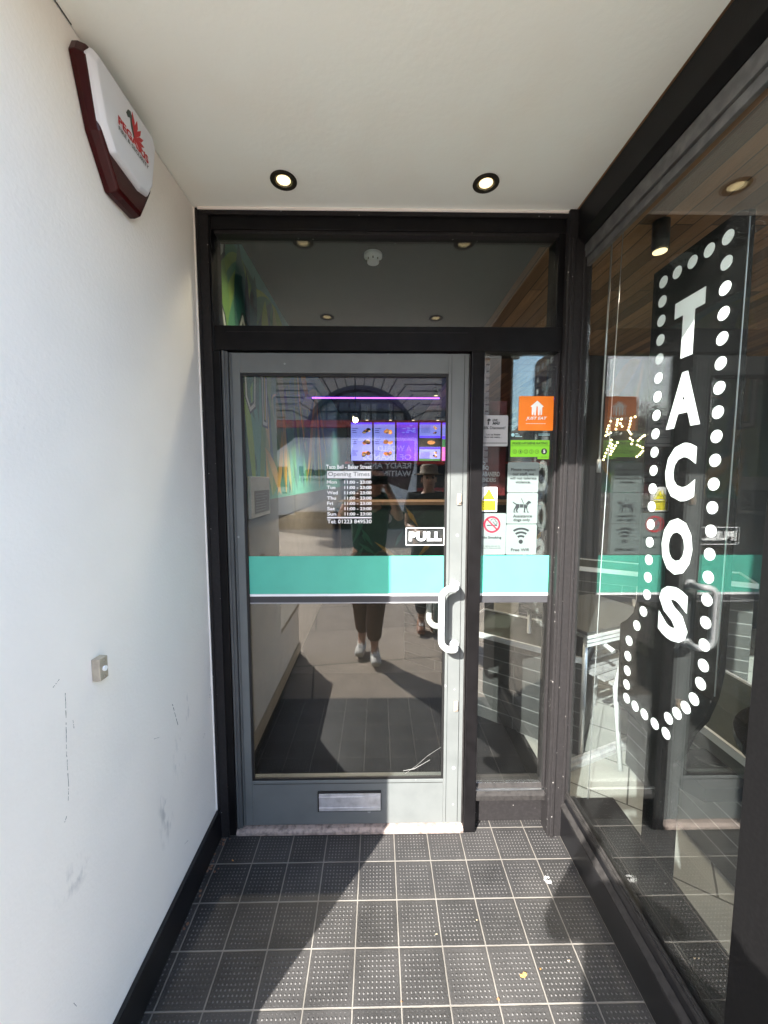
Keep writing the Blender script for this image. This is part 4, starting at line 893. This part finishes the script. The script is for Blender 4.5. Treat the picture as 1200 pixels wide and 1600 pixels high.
for x in (-6.0, 2.2):
    MB().ring((x, .36), .28, .50, 1, -14.4, -13.99, seg=28).build('tyre', mat('tyre_rubber', (.015, .015, .015), .8), bs)
    MB().disc((x, .36), .279, 1, -14.35, -14.03, 24).build('rim', M_metal, bs)
# arch building
def arch_stone():
    m = bpy.data.materials.new('rusticated_stone'); m.use_nodes = True; nt = m.node_tree; b = nt.nodes['Principled BSDF']
    tc = nt.nodes.new('ShaderNodeTexCoord'); sp = nt.nodes.new('ShaderNodeSeparateXYZ'); lk(nt, tc.outputs['Object'], sp.inputs[0])
    def M(op, a, b_=None):
        n = nt.nodes.new('ShaderNodeMath'); n.operation = op
        for i, v in enumerate((a, b_)):
            if v is None: continue
            if isinstance(v, (int, float)): n.inputs[i].default_value = v
            else: lk(nt, v, n.inputs[i])
        return n.outputs[0]
    x = sp.outputs[0]; z = M('SUBTRACT', sp.outputs[2], 3.9)
    r = M('SQRT', M('ADD', M('MULTIPLY', x, x), M('MULTIPLY', z, z))); ang = M('ARCTAN2', z, x)
    rad = M('ABSOLUTE', M('SUBTRACT', M('FRACT', M('ADD', M('MULTIPLY', ang, 21 / math.pi), 40)), .5))
    rad = M('MULTIPLY', M('SUBTRACT', .5, rad), M('MULTIPLY', r, math.pi / 21))
    hor = M('MULTIPLY', M('SUBTRACT', .5, M('ABSOLUTE', M('SUBTRACT', M('FRACT', M('ADD', M('DIVIDE', z, .42), 40)), .5))), .42)
    inv = M('LESS_THAN', M('ADD', M('MULTIPLY', M('ABSOLUTE', x), .8), M('MULTIPLY', M('ABSOLUTE', z), .75)), 5.1)
    d = M('ADD', M('MULTIPLY', rad, inv), M('MULTIPLY', hor, M('SUBTRACT', 1, inv)))
    j = nt.nodes.new('ShaderNodeMapRange'); j.inputs[1].default_value = .025; j.inputs[2].default_value = .05; j.inputs[3].default_value = 1; j.inputs[4].default_value = 0; lk(nt, d, j.inputs[0])
    n = nt.nodes.new('ShaderNodeTexNoise'); n.inputs['Scale'].default_value = 1.2; n.inputs['Detail'].default_value = 8; lk(nt, tc.outputs['Object'], n.inputs[0])
    c1 = nt.nodes.new('ShaderNodeMix'); c1.data_type = 'RGBA'; c1.inputs[6].default_value = (.62, .50, .41, 1); c1.inputs[7].default_value = (.42, .34, .28, 1); lk(nt, n.outputs[0], c1.inputs[0])
    c2 = nt.nodes.new('ShaderNodeMix'); c2.data_type = 'RGBA'; lk(nt, j.outputs[0], c2.inputs[0]); lk(nt, c1.outputs[2], c2.inputs[6]); c2.inputs[7].default_value = (.06, .045, .04, 1)
    lk(nt, c2.outputs[2], b.inputs['Base Color']); b.inputs['Roughness'].default_value = .9
    return m
ab = thing('arched_building', 'large stone building with a wide glazed arch, reflected in the door', 'building', (-1.16, -22, 0))
OB = {}
f = MB(); ax_, az_, RA = -1.16, 3.9, 3.7
seg = 32; left = [(ax_ - RA, 0)] + [(ax_ + RA * math.cos(math.pi - math.pi * k_ / seg), az_ + RA * math.sin(math.pi * k_ / seg)) for k_ in range(seg + 1)] + [(ax_ + RA, 0)]
P = [(-11.5, 0)] + left + [(8.7, 0), (8.7, 14), (-11.5, 14)]
f.prism(P, 1, -23.0, -22.0); f.box(-11.5, 8.7, -34, -23.001, 0, 14)
f.build('stone_wall', arch_stone(), ab)
f = MB(); f.box(-11.8, 9.0, -22.0, -21.7, 9.25, 9.45).box(-11.9, 9.2, -22.0, -21.5, 9.45, 9.75).box(-11.9, 9.2, -22.0, -21.4, 13.6, 14.1); f.box(6.0, 6.9, -21.999, -21.85, .0, 9.25).box(7.6, 8.5, -21.999, -21.85, .0, 9.25)
f.build('cornice', mat('stone_cornice', (.58, .47, .39), .9, nscale=2), ab)
w = MB().ring((ax_, az_), 3.45, 3.72, 1, -22.25, -21.95, 0, 180, 48)
for k_ in range(-4, 5):
    x = ax_ + k_ * .72; h = math.sqrt(max(.01, 3.45 ** 2 - (k_ * .72) ** 2)); w.box(x - .04, x + .04, -22.22, -22.12, 0, az_ + h)
for z in (3.9, 4.6, 5.3, 6.0, 6.7): h = math.sqrt(3.45 ** 2 - (z - az_) ** 2); w.box(ax_ - h, ax_ + h, -22.215, -22.13, z - .03, z + .03)
w.build('window_frame', mat('dark_frame', (.012, .012, .02), .5), ab)
MB().disc((ax_, az_), 3.6, 1, -22.40, -22.36, 40).box(ax_ - 3.6, ax_ + 3.6, -22.40, -22.36, 0, az_).build('arch_glass', mat('arch_dark_glass', (.03, .03, .05), .08), ab)
f = MB()
for cxx in (-3.1, -.6, 1.2):
    f.box(cxx - .5, cxx + .5, -22.35, -22.30, 4.9, 6.5)
f.build('pale_sash_windows', mat('pale_sash', (.35, .33, .30), .6), ab)  # plain pale panels behind the arch glazing bars
f = MB()
for cxx in (-8.4, 5.0):
    for zz in (1.0, 5.6): f.box(cxx - .9, cxx + .9, -21.99, -21.96, zz, zz + 2.6)
for cxx in (-8, -4.5, -1, 2.5, 6): f.box(cxx - .6, cxx + .6, -21.99, -21.96, 10.3, 12.8)
f.build('windows', mat('arch_dark_glass', (.03, .03, .05), .08), ab)
# brick terrace and trees far left, other shops right
def house(x0, x1, y, h, col, label, gables=3):
    t = thing('brick_house', label, 'house', ((x0 + x1) / 2, y, 0), 'houses across the street')
    MB().box(x0, x1, y - 8, y, 0, h).build('wall', brickish('house_brick', col, (.2, .17, .14), .3, .1, .012), t)
    gw = (x1 - x0) / gables
    f = MB()
    for k_ in range(gables): f.prism([(x0 + k_ * gw - .1, h), (x0 + (k_ + .5) * gw, h + gw * .35), (x0 + (k_ + 1) * gw + .1, h)], 1, y - 8.2, y + .25)
    f.build('roof', mat('roof_slate', (.10, .045, .03), .8), t)
    f = MB(); g2 = MB()
    for k_ in range(gables):
        for zz in (1.0, 4.0, 7.0):
            if zz + 1.6 > h: continue
            for s in (-.22, .22):
                cx_ = x0 + (k_ + .5 + s) * gw; g2.box(cx_ - .55, cx_ + .55, y, y + .05, zz, zz + 1.6); f.box(cx_ - .62, cx_ + .62, y, y + .08, zz - .12, zz - .001)
                f.box(cx_ - .03, cx_ + .03, y + .05, y + .07, zz, zz + 1.6)
    g2.build('windows', mat('house_glass', (.05, .06, .07), .1), t); f.build('window_trim', mat('white_trim', (.6, .58, .55), .6), t)
house(-21, -13, -38, 7.6, (.30, .09, .05), 'red brick gabled houses right of the trees in the double reflection', 3)
house(-50, -30, -52, 7, (.26, .10, .06), 'distant red brick terrace behind the trees', 6)
house(14, 34, -34, 6.0, (.24, .18, .14), 'low brown shop row far to the right across the street', 4)
def tree(x, y, h, r, label, seed):
    rt = random.Random(seed); t = thing('street_tree', label, 'tree', (x, y, 0), 'trees across the street')
    f = MB(); f.tube([(x, y, 0), (x + .1, y, h * .3), (x, y + .1, h * .6), (x + .1, y, h * .85)], .2, 10, rs=[.26, .2, .13, .05])
    for i in range(7): a = rt.uniform(0, 6.28); z = h * rt.uniform(.35, .6); f.tube([(x, y, z), (x + r * .35 * math.cos(a), y + r * .35 * math.sin(a), z + h * .12), (x + r * .7 * math.cos(a), y + r * .7 * math.sin(a), z + h * .25)], .05, 6, rs=[.09, .05, .02])
    f.build('trunk', mat('bark', (.09, .065, .045), .9, bump=.5), t)
    g = MB(); cl = [(Vector((x, y, h * .65)) + Vector((rt.gauss(0, .42), rt.gauss(0, .42), rt.gauss(0, .4))) * r, r * rt.uniform(.22, .42)) for _ in range(26)]
    for c, cr in cl:
        for _ in range(130):
            v = Vector((rt.gauss(0, 1), rt.gauss(0, 1), rt.gauss(0, 1))).normalized() * cr * rt.uniform(.55, 1.05)
            p = c + v; a = Vector((rt.uniform(-1, 1), rt.uniform(-1, 1), rt.uniform(-1, 1))).normalized() * .11; b_ = a.orthogonal().normalized() * .07
            g.bm.faces.new([g.bm.verts.new(p + q) for q in (a, b_, -a, -b_)]).material_index = rt.choice((0, 0, 1))
    g.build('crown', [mat('foliage', (.035, .07, .02), .7), mat('foliage_light', (.07, .11, .03), .7)], t, recalc=False)
tree(-21.5, -33, 9.0, 3.2, 'tall dark green tree across the street, nearest the brick houses', 1)
tree(-26, -33, 10.5, 3.6, 'tallest green tree across the street, left of the others', 2)
tree(-24, -27, 6.5, 2.4, 'smaller bushy tree in front of the two tall ones', 3)

# ================================================================== PEOPLE
def skin_body(name, nodes, edges, m, parent=None, sub=2, **k):
    me = bpy.data.meshes.new(name); keys = list(nodes); off = OFF.get(parent, Vector((0, 0, 0)))
    me.from_pydata([Vector(nodes[q][0]) - off for q in keys], [(keys.index(a), keys.index(b)) for a, b in edges], [])
    o = bpy.data.objects.new(name, me); C.objects.link(o)
    md = o.modifiers.new('s', 'SKIN'); md.use_smooth_shade = True
    sv = me.skin_vertices[0].data
    for i, q in enumerate(keys):
        r_ = nodes[q][1]; sv[i].radius = r_ if isinstance(r_, tuple) else (r_, r_)
    sv[0].use_root = True
    sb = o.modifiers.new('sub', 'SUBSURF'); sb.levels = sub; sb.render_levels = sub
    dg_ = bpy.context.evaluated_depsgraph_get(); bpy.context.view_layer.update()
    m2 = bpy.data.meshes.new_from_object(o.evaluated_get(bpy.context.evaluated_depsgraph_get()))
    bpy.data.objects.remove(o); o = bpy.data.objects.new(name, m2); C.objects.link(o)
    m2.materials.clear(); m2.materials.append(m)
    for p in m2.polygons: p.use_smooth = True
    if parent: o.parent = parent; OFF[o] = off
    return tag(o, **k)
M_skin = mat('skin', (.50, .27, .18), .5, var=.05, nscale=20)
M_skin2 = mat('skin_tan', (.42, .23, .15), .5, var=.05)
def chain(pre, pts):
    n = {}; e = []
    for i, (p, r_) in enumerate(pts): n[f'{pre}{i}'] = (p, r_); e += [(f'{pre}{i-1}', f'{pre}{i}')] if i else []
    return n, e
def person(label, x, y, skinm, feet, hands, elbows, head, shirtm, trm, shoem, hairm, hat=None, elbow_h=None, fingers=None):
    t = thing('person', label, 'person', (x, y, 0))
    hx_, hy_, hz_ = head
    N = {'pelvis': ((x, y, .93), (.15, .11)), 'waist': ((x, y - .01, 1.08), (.135, .10)), 'chest': ((x, y, 1.27), (.165, .115)), 'neckb': ((x * .6 + hx_ * .4, y - .01, 1.42), (.085, .07)), 'neck': ((hx_, hy_ - .01, 1.475), .055),
         'chin': ((hx_, hy_ + .012, hz_ - .075), (.055, .070)), 'face': ((hx_, hy_ + .005, hz_), (.074, .092)), 'crown': ((hx_, hy_ - .012, hz_ + .075), (.066, .080))}
    E = [('pelvis', 'waist'), ('waist', 'chest'), ('chest', 'neckb'), ('neckb', 'neck'), ('neck', 'chin'), ('chin', 'face'), ('face', 'crown')]
    for i, s in enumerate((-1, 1)):
        sh = (x + s * .175, y - .005, 1.385); el = elbows[i]; ha = hands[i]
        wr = Vector(ha)
        N[f'sh{i}'] = (sh, .062); N[f'el{i}'] = (el, .042); N[f'fm{i}'] = (tuple(Vector(el).lerp(wr, .4)), .040); N[f'wr{i}'] = (tuple(wr), (.026, .022))
        E += [('chest', f'sh{i}'), (f'sh{i}', f'el{i}'), (f'el{i}', f'fm{i}'), (f'fm{i}', f'wr{i}')]
        fd, out_ = fingers[i]; fd = Vector(fd).normalized(); out_ = Vector(out_).normalized()
        N[f'palm{i}'] = (tuple(wr + fd * .065), (.034, .017)); E.append((f'wr{i}', f'palm{i}'))
        curl = fd.cross(out_).normalized() * (1 if i == 0 else -1)
        for q in range(4):
            sd_ = out_ * (-.027 + q * .018); L = (.030, .035, .032, .024)[q]
            p0 = wr + fd * .075 + sd_; p1 = p0 + fd * L * .9 + curl * .006; p2 = p1 + fd * L * .5 + curl * .018; p3 = p2 + fd * .006 + curl * .020
            for j, (pp, r_) in enumerate(((p1, .0085), (p2, .008), (p3, .007))): N[f'f{i}{q}{j}'] = (tuple(pp), r_)
            E += [(f'palm{i}', f'f{i}{q}0'), (f'f{i}{q}0', f'f{i}{q}1'), (f'f{i}{q}1', f'f{i}{q}2')]
        N[f't{i}0'] = (tuple(wr + fd * .035 - out_ * .035 + curl * .01), .011); N[f't{i}1'] = (tuple(wr + fd * .062 - out_ * .048 + curl * .025), .0095)
        E += [(f'wr{i}', f't{i}0'), (f't{i}0', f't{i}1')]
        fx, fy = feet[i]
        N[f'hip{i}'] = ((x + s * .095, y, .88), .085); N[f'kn{i}'] = ((fx * .6 + (x + s * .1) * .4, fy * .5 + y * .5 + .02, .50), .058); N[f'cf{i}'] = ((fx * .85 + x * .15, fy * .8 + y * .2 - .03, .32), .055); N[f'an{i}'] = ((fx, fy - .03, .10), .036)
        N[f'ft{i}'] = ((fx + s * .01, fy + .06, .045), (.036, .030)); N[f'toe{i}'] = ((fx + s * .02, fy + .13, .035), (.036, .022))
        E += [('pelvis', f'hip{i}'), (f'hip{i}', f'kn{i}'), (f'kn{i}', f'cf{i}'), (f'cf{i}', f'an{i}'), (f'an{i}', f'ft{i}'), (f'ft{i}', f'toe{i}')]
    body = skin_body('body', N, E, skinm, t)
    # face features
    f = MB()
    f.loft([[(hx_ + a, hy_ + b, hz_ + c) for a, b, c in r_] for r_ in ([(-.004, .09, .025), (.004, .09, .025), (.004, .085, .025), (-.004, .085, .025)], [(-.013, .092, -.022), (.013, .092, -.022), (.008, .118, -.016), (-.008, .118, -.016)])])
    f.build('nose', skinm, t, bevel=.003)
    f = MB()
    for s in (-1, 1): bmesh.ops.create_uvsphere(f.bm, u_segments=10, v_segments=8, radius=.0125, matrix=Matrix.Translation((hx_ + s * .031, hy_ + .082, hz_ + .018)))
    f.build('eyes', mat('eye_dark', (.03, .025, .02), .2), t, smooth=True)
    MB().box(hx_ - .024, hx_ + .024, hy_ + .085, hy_ + .091, hz_ - .052, hz_ - .044).build('mouth', mat('lips', (.30, .11, .09), .5), t, bevel=.002)
    f = MB()
    for s in (-1, 1): f.disc((hy_ - .005, hz_ + .0), .016, 0, hx_ + s * .074 - .008, hx_ + s * .074 + .008, 12, 0, 1.7)
    f.build('ears', skinm, t, bevel=.003)
    # clothes
    T = {'w': ((x, y - .005, .84), (.178, .142)), 'a': ((x, y - .01, 1.06), (.165, .13)), 'b': ((x, y, 1.27), (.190, .140)), 'c': ((x, y - .005, 1.40), (.11, .085))}
    TE = [('w', 'a'), ('a', 'b'), ('b', 'c')]
    for i, s in enumerate((-1, 1)):
        sh = Vector((x + s * .180, y - .005, 1.385)); el = Vector(elbows[i])
        T[f's{i}'] = (tuple(sh), .080); T[f'u{i}'] = (tuple(sh.lerp(el, .62)), .068); TE += [('b', f's{i}'), (f's{i}', f'u{i}')]
    skin_body('shirt', T, TE, shirtm, t, sub=2)
    Q = {'p': ((x, y, .97), (.165, .130)), 'q': ((x, y, .86), (.165, .13))}; QE = [('p', 'q')]
    for i, s in enumerate((-1, 1)):
        fx, fy = feet[i]
        Q[f'h{i}'] = ((x + s * .095, y, .78), .105); Q[f'k{i}'] = ((fx * .6 + (x + s * .1) * .4, fy * .5 + y * .5 + .015, .50), .092); Q[f'c{i}'] = ((fx * .85 + x * .15, fy * .8 + y * .2 - .02, .30), .085); Q[f'a{i}'] = ((fx, fy - .03, .155), .062)
        QE += [('q', f'h{i}'), (f'h{i}', f'k{i}'), (f'k{i}', f'c{i}'), (f'c{i}', f'a{i}')]
    skin_body('trousers', Q, QE, trm, t, sub=2)
    for i, s in enumerate((-1, 1)):
        fx, fy = feet[i]
        Z = {'a': ((fx, fy - .045, .115), .046), 'b': ((fx, fy - .045, .05), (.046, .045)), 'c': ((fx + s * .008, fy + .05, .052), (.048, .044)), 'd': ((fx + s * .015, fy + .125, .040), (.050, .032)), 'e': ((fx + s * .02, fy + .155, .034), (.040, .022))}
        sh_ = skin_body('shoe', Z, [('a', 'b'), ('b', 'c'), ('c', 'd'), ('d', 'e')], shoem, t)
        f = MB()
        for q in range(5): f.box(fx + s * .008 - .022, fx + s * .008 + .022, fy + .0 + q * .018, fy + .007 + q * .018, .098 - q * .004, .104 - q * .004)
        f.build('laces', M_vinyl, sh_)
    if hat is None:
        H = {'a': ((hx_, hy_ - .02, hz_ + .05), (.078, .088)), 'b': ((hx_, hy_ - .022, hz_ + .085), (.066, .076))}
        skin_body('hair', H, [('a', 'b')], hairm, t)
    else:
        f = MB(); n = 32
        f.loft([[(hx_ + rx * math.cos(a), hy_ - .005 + rx * 1.08 * math.sin(a), z) for a in [k_ * 2 * math.pi / n for k_ in range(n)]] for rx, z in ((.155, hz_ + .050), (.158, hz_ + .056), (.092, hz_ + .068), (.088, hz_ + .13), (.07, hz_ + .155), (.01, hz_ + .16))]); f.build('sun_hat', hat, t, smooth=True)
        H = {'a': ((hx_, hy_ - .03, hz_ + .02), (.080, .080)), 'b': ((hx_, hy_ - .03, hz_ - .08), (.070, .055))}
        skin_body('hair', H, [('a', 'b')], hairm, t)
    return t
person('man in dark green top and brown trousers photographing the door, seen in its glass', -.08, -.26, M_skin, ((-.15, -.17), (-.03, .0)), ((-.125, -.07, 1.50), (.085, -.07, 1.50)), ((-.33, -.16, 1.22), (.20, -.16, 1.22)), (-.015, -.235, 1.585),
       mat('dark_green_cloth', (.010, .045, .035), .9, nscale=10, dirt=(.03, .10, .06)), mat('brown_cotton', (.11, .055, .032), .9, bump=.4, bscale=40), mat('white_canvas', (.62, .60, .56), .7), mat('dark_hair', (.03, .02, .015), .8),
       fingers=(((.35, .25, .9), (0, -.4, 1)), ((-.35, .25, .9), (0, -.4, 1))))
ph = thing('smartphone', 'dark smartphone held up by the man reflected in the door glass', 'phone', (.01, -.03, 1.55))
MB().box(-.065, .085, -.035, -.027, 1.528, 1.602).build('body', M_ink, ph, bevel=.003)
f = MB()
for a, b in ((-.0, 1.566), (-.022, 1.584), (-.022, 1.552)): f.disc((a, b), .007, 1, -.0268, -.0245, 18)
f.build('lenses', mat('lens_glass', (.01, .01, .015), .05), ph)
person('person in wide brimmed sun hat and dark clothes behind the man, seen in the glass', .52, -.72, M_skin2, ((.45, -.66), (.57, -.70)), ((.40, -.48, 1.05), (.66, -.50, 1.0)), ((.31, -.72, 1.10), (.74, -.74, 1.10)), (.52, -.70, 1.57),
       mat('dark_teal_cloth', (.02, .035, .04), .9), mat('charcoal_cotton', (.03, .03, .035), .9), mat('tan_shoe', (.28, .11, .05), .6), mat('brown_hair', (.06, .035, .02), .8), hat=mat('straw_hat', (.22, .17, .12), .8),
       fingers=(((.2, .8, .3), (.9, 0, .3)), ((-.2, .8, .3), (-.9, 0, .3))))

# ================================================================== LITTER ON THE TILES
rl = random.Random(5)
leaves = [(.46, 1.085, 'ochre dry leaf scrap near the front of the tiles, largest one'), (.20, 1.20, 'small pale leaf crumb in the sunlit middle tiles'), (.36, 1.03, 'brown leaf scrap left of the largest one'), (.52, 1.10, 'tiny yellow leaf right of the largest one'), (.35, 1.24, 'tiny tan leaf on the third row of tiles'), (.07, 1.03, 'small beige crumb beside the shadow edge on the tiles'), (-.60, 1.47, 'reddish leaf bit in the shaded left corner'), (.62, 1.12, 'pale crumb near the bay window base')]
for i, (x, y, l) in enumerate(leaves):
    r_ = (.011, .005, .006, .005, .004, .004, .006, .004)[i]; f = MB(); n = 9; vv = []
    for k_ in range(n): a = k_ * 2 * math.pi / n; q = r_ * rl.uniform(.5, 1.2); vv.append(f.bm.verts.new((x + q * math.cos(a), y + q * .7 * math.sin(a), .0015 + rl.uniform(0, .004))))
    fc = f.bm.faces.new(vv); bmesh.ops.poke(f.bm, faces=[fc])
    f.build('dry_leaf', mat('dry_leaf', ((.45, .22, .06), (.55, .45, .30), (.30, .14, .06))[i % 3], .8), label=l, cat='leaf', group='dry leaf scraps on the tiles', loc=(x, y, 0))
f = MB(); 
for k_ in range(16):
    a = rl.uniform(0, 6.28); q = rl.uniform(.004, .014); f.disc((.665 + q * math.cos(a), 1.375 + q * math.sin(a)), rl.uniform(.0015, .0045), 2, .0006, .0012 + k_ * .00003, 8)
f.build('gum_spot', mat('gum', (.55, .55, .54), .8), label='white trodden gum spot on the tile near the bay window', cat='gum spot', loc=(.665, 1.375, 0))
f = MB()
for k_ in range(26):
    q = rl.random(); x = -.695 + rl.random() * .05; y = 1.57 - rl.random() ** 2 * .35
    f.disc((x, y), rl.uniform(.002, .006), 2, .0006, .0012 + k_ * .00003, 6)
f.build('corner_dirt', mat('brown_dirt', (.20, .11, .07), .9), kind='stuff')
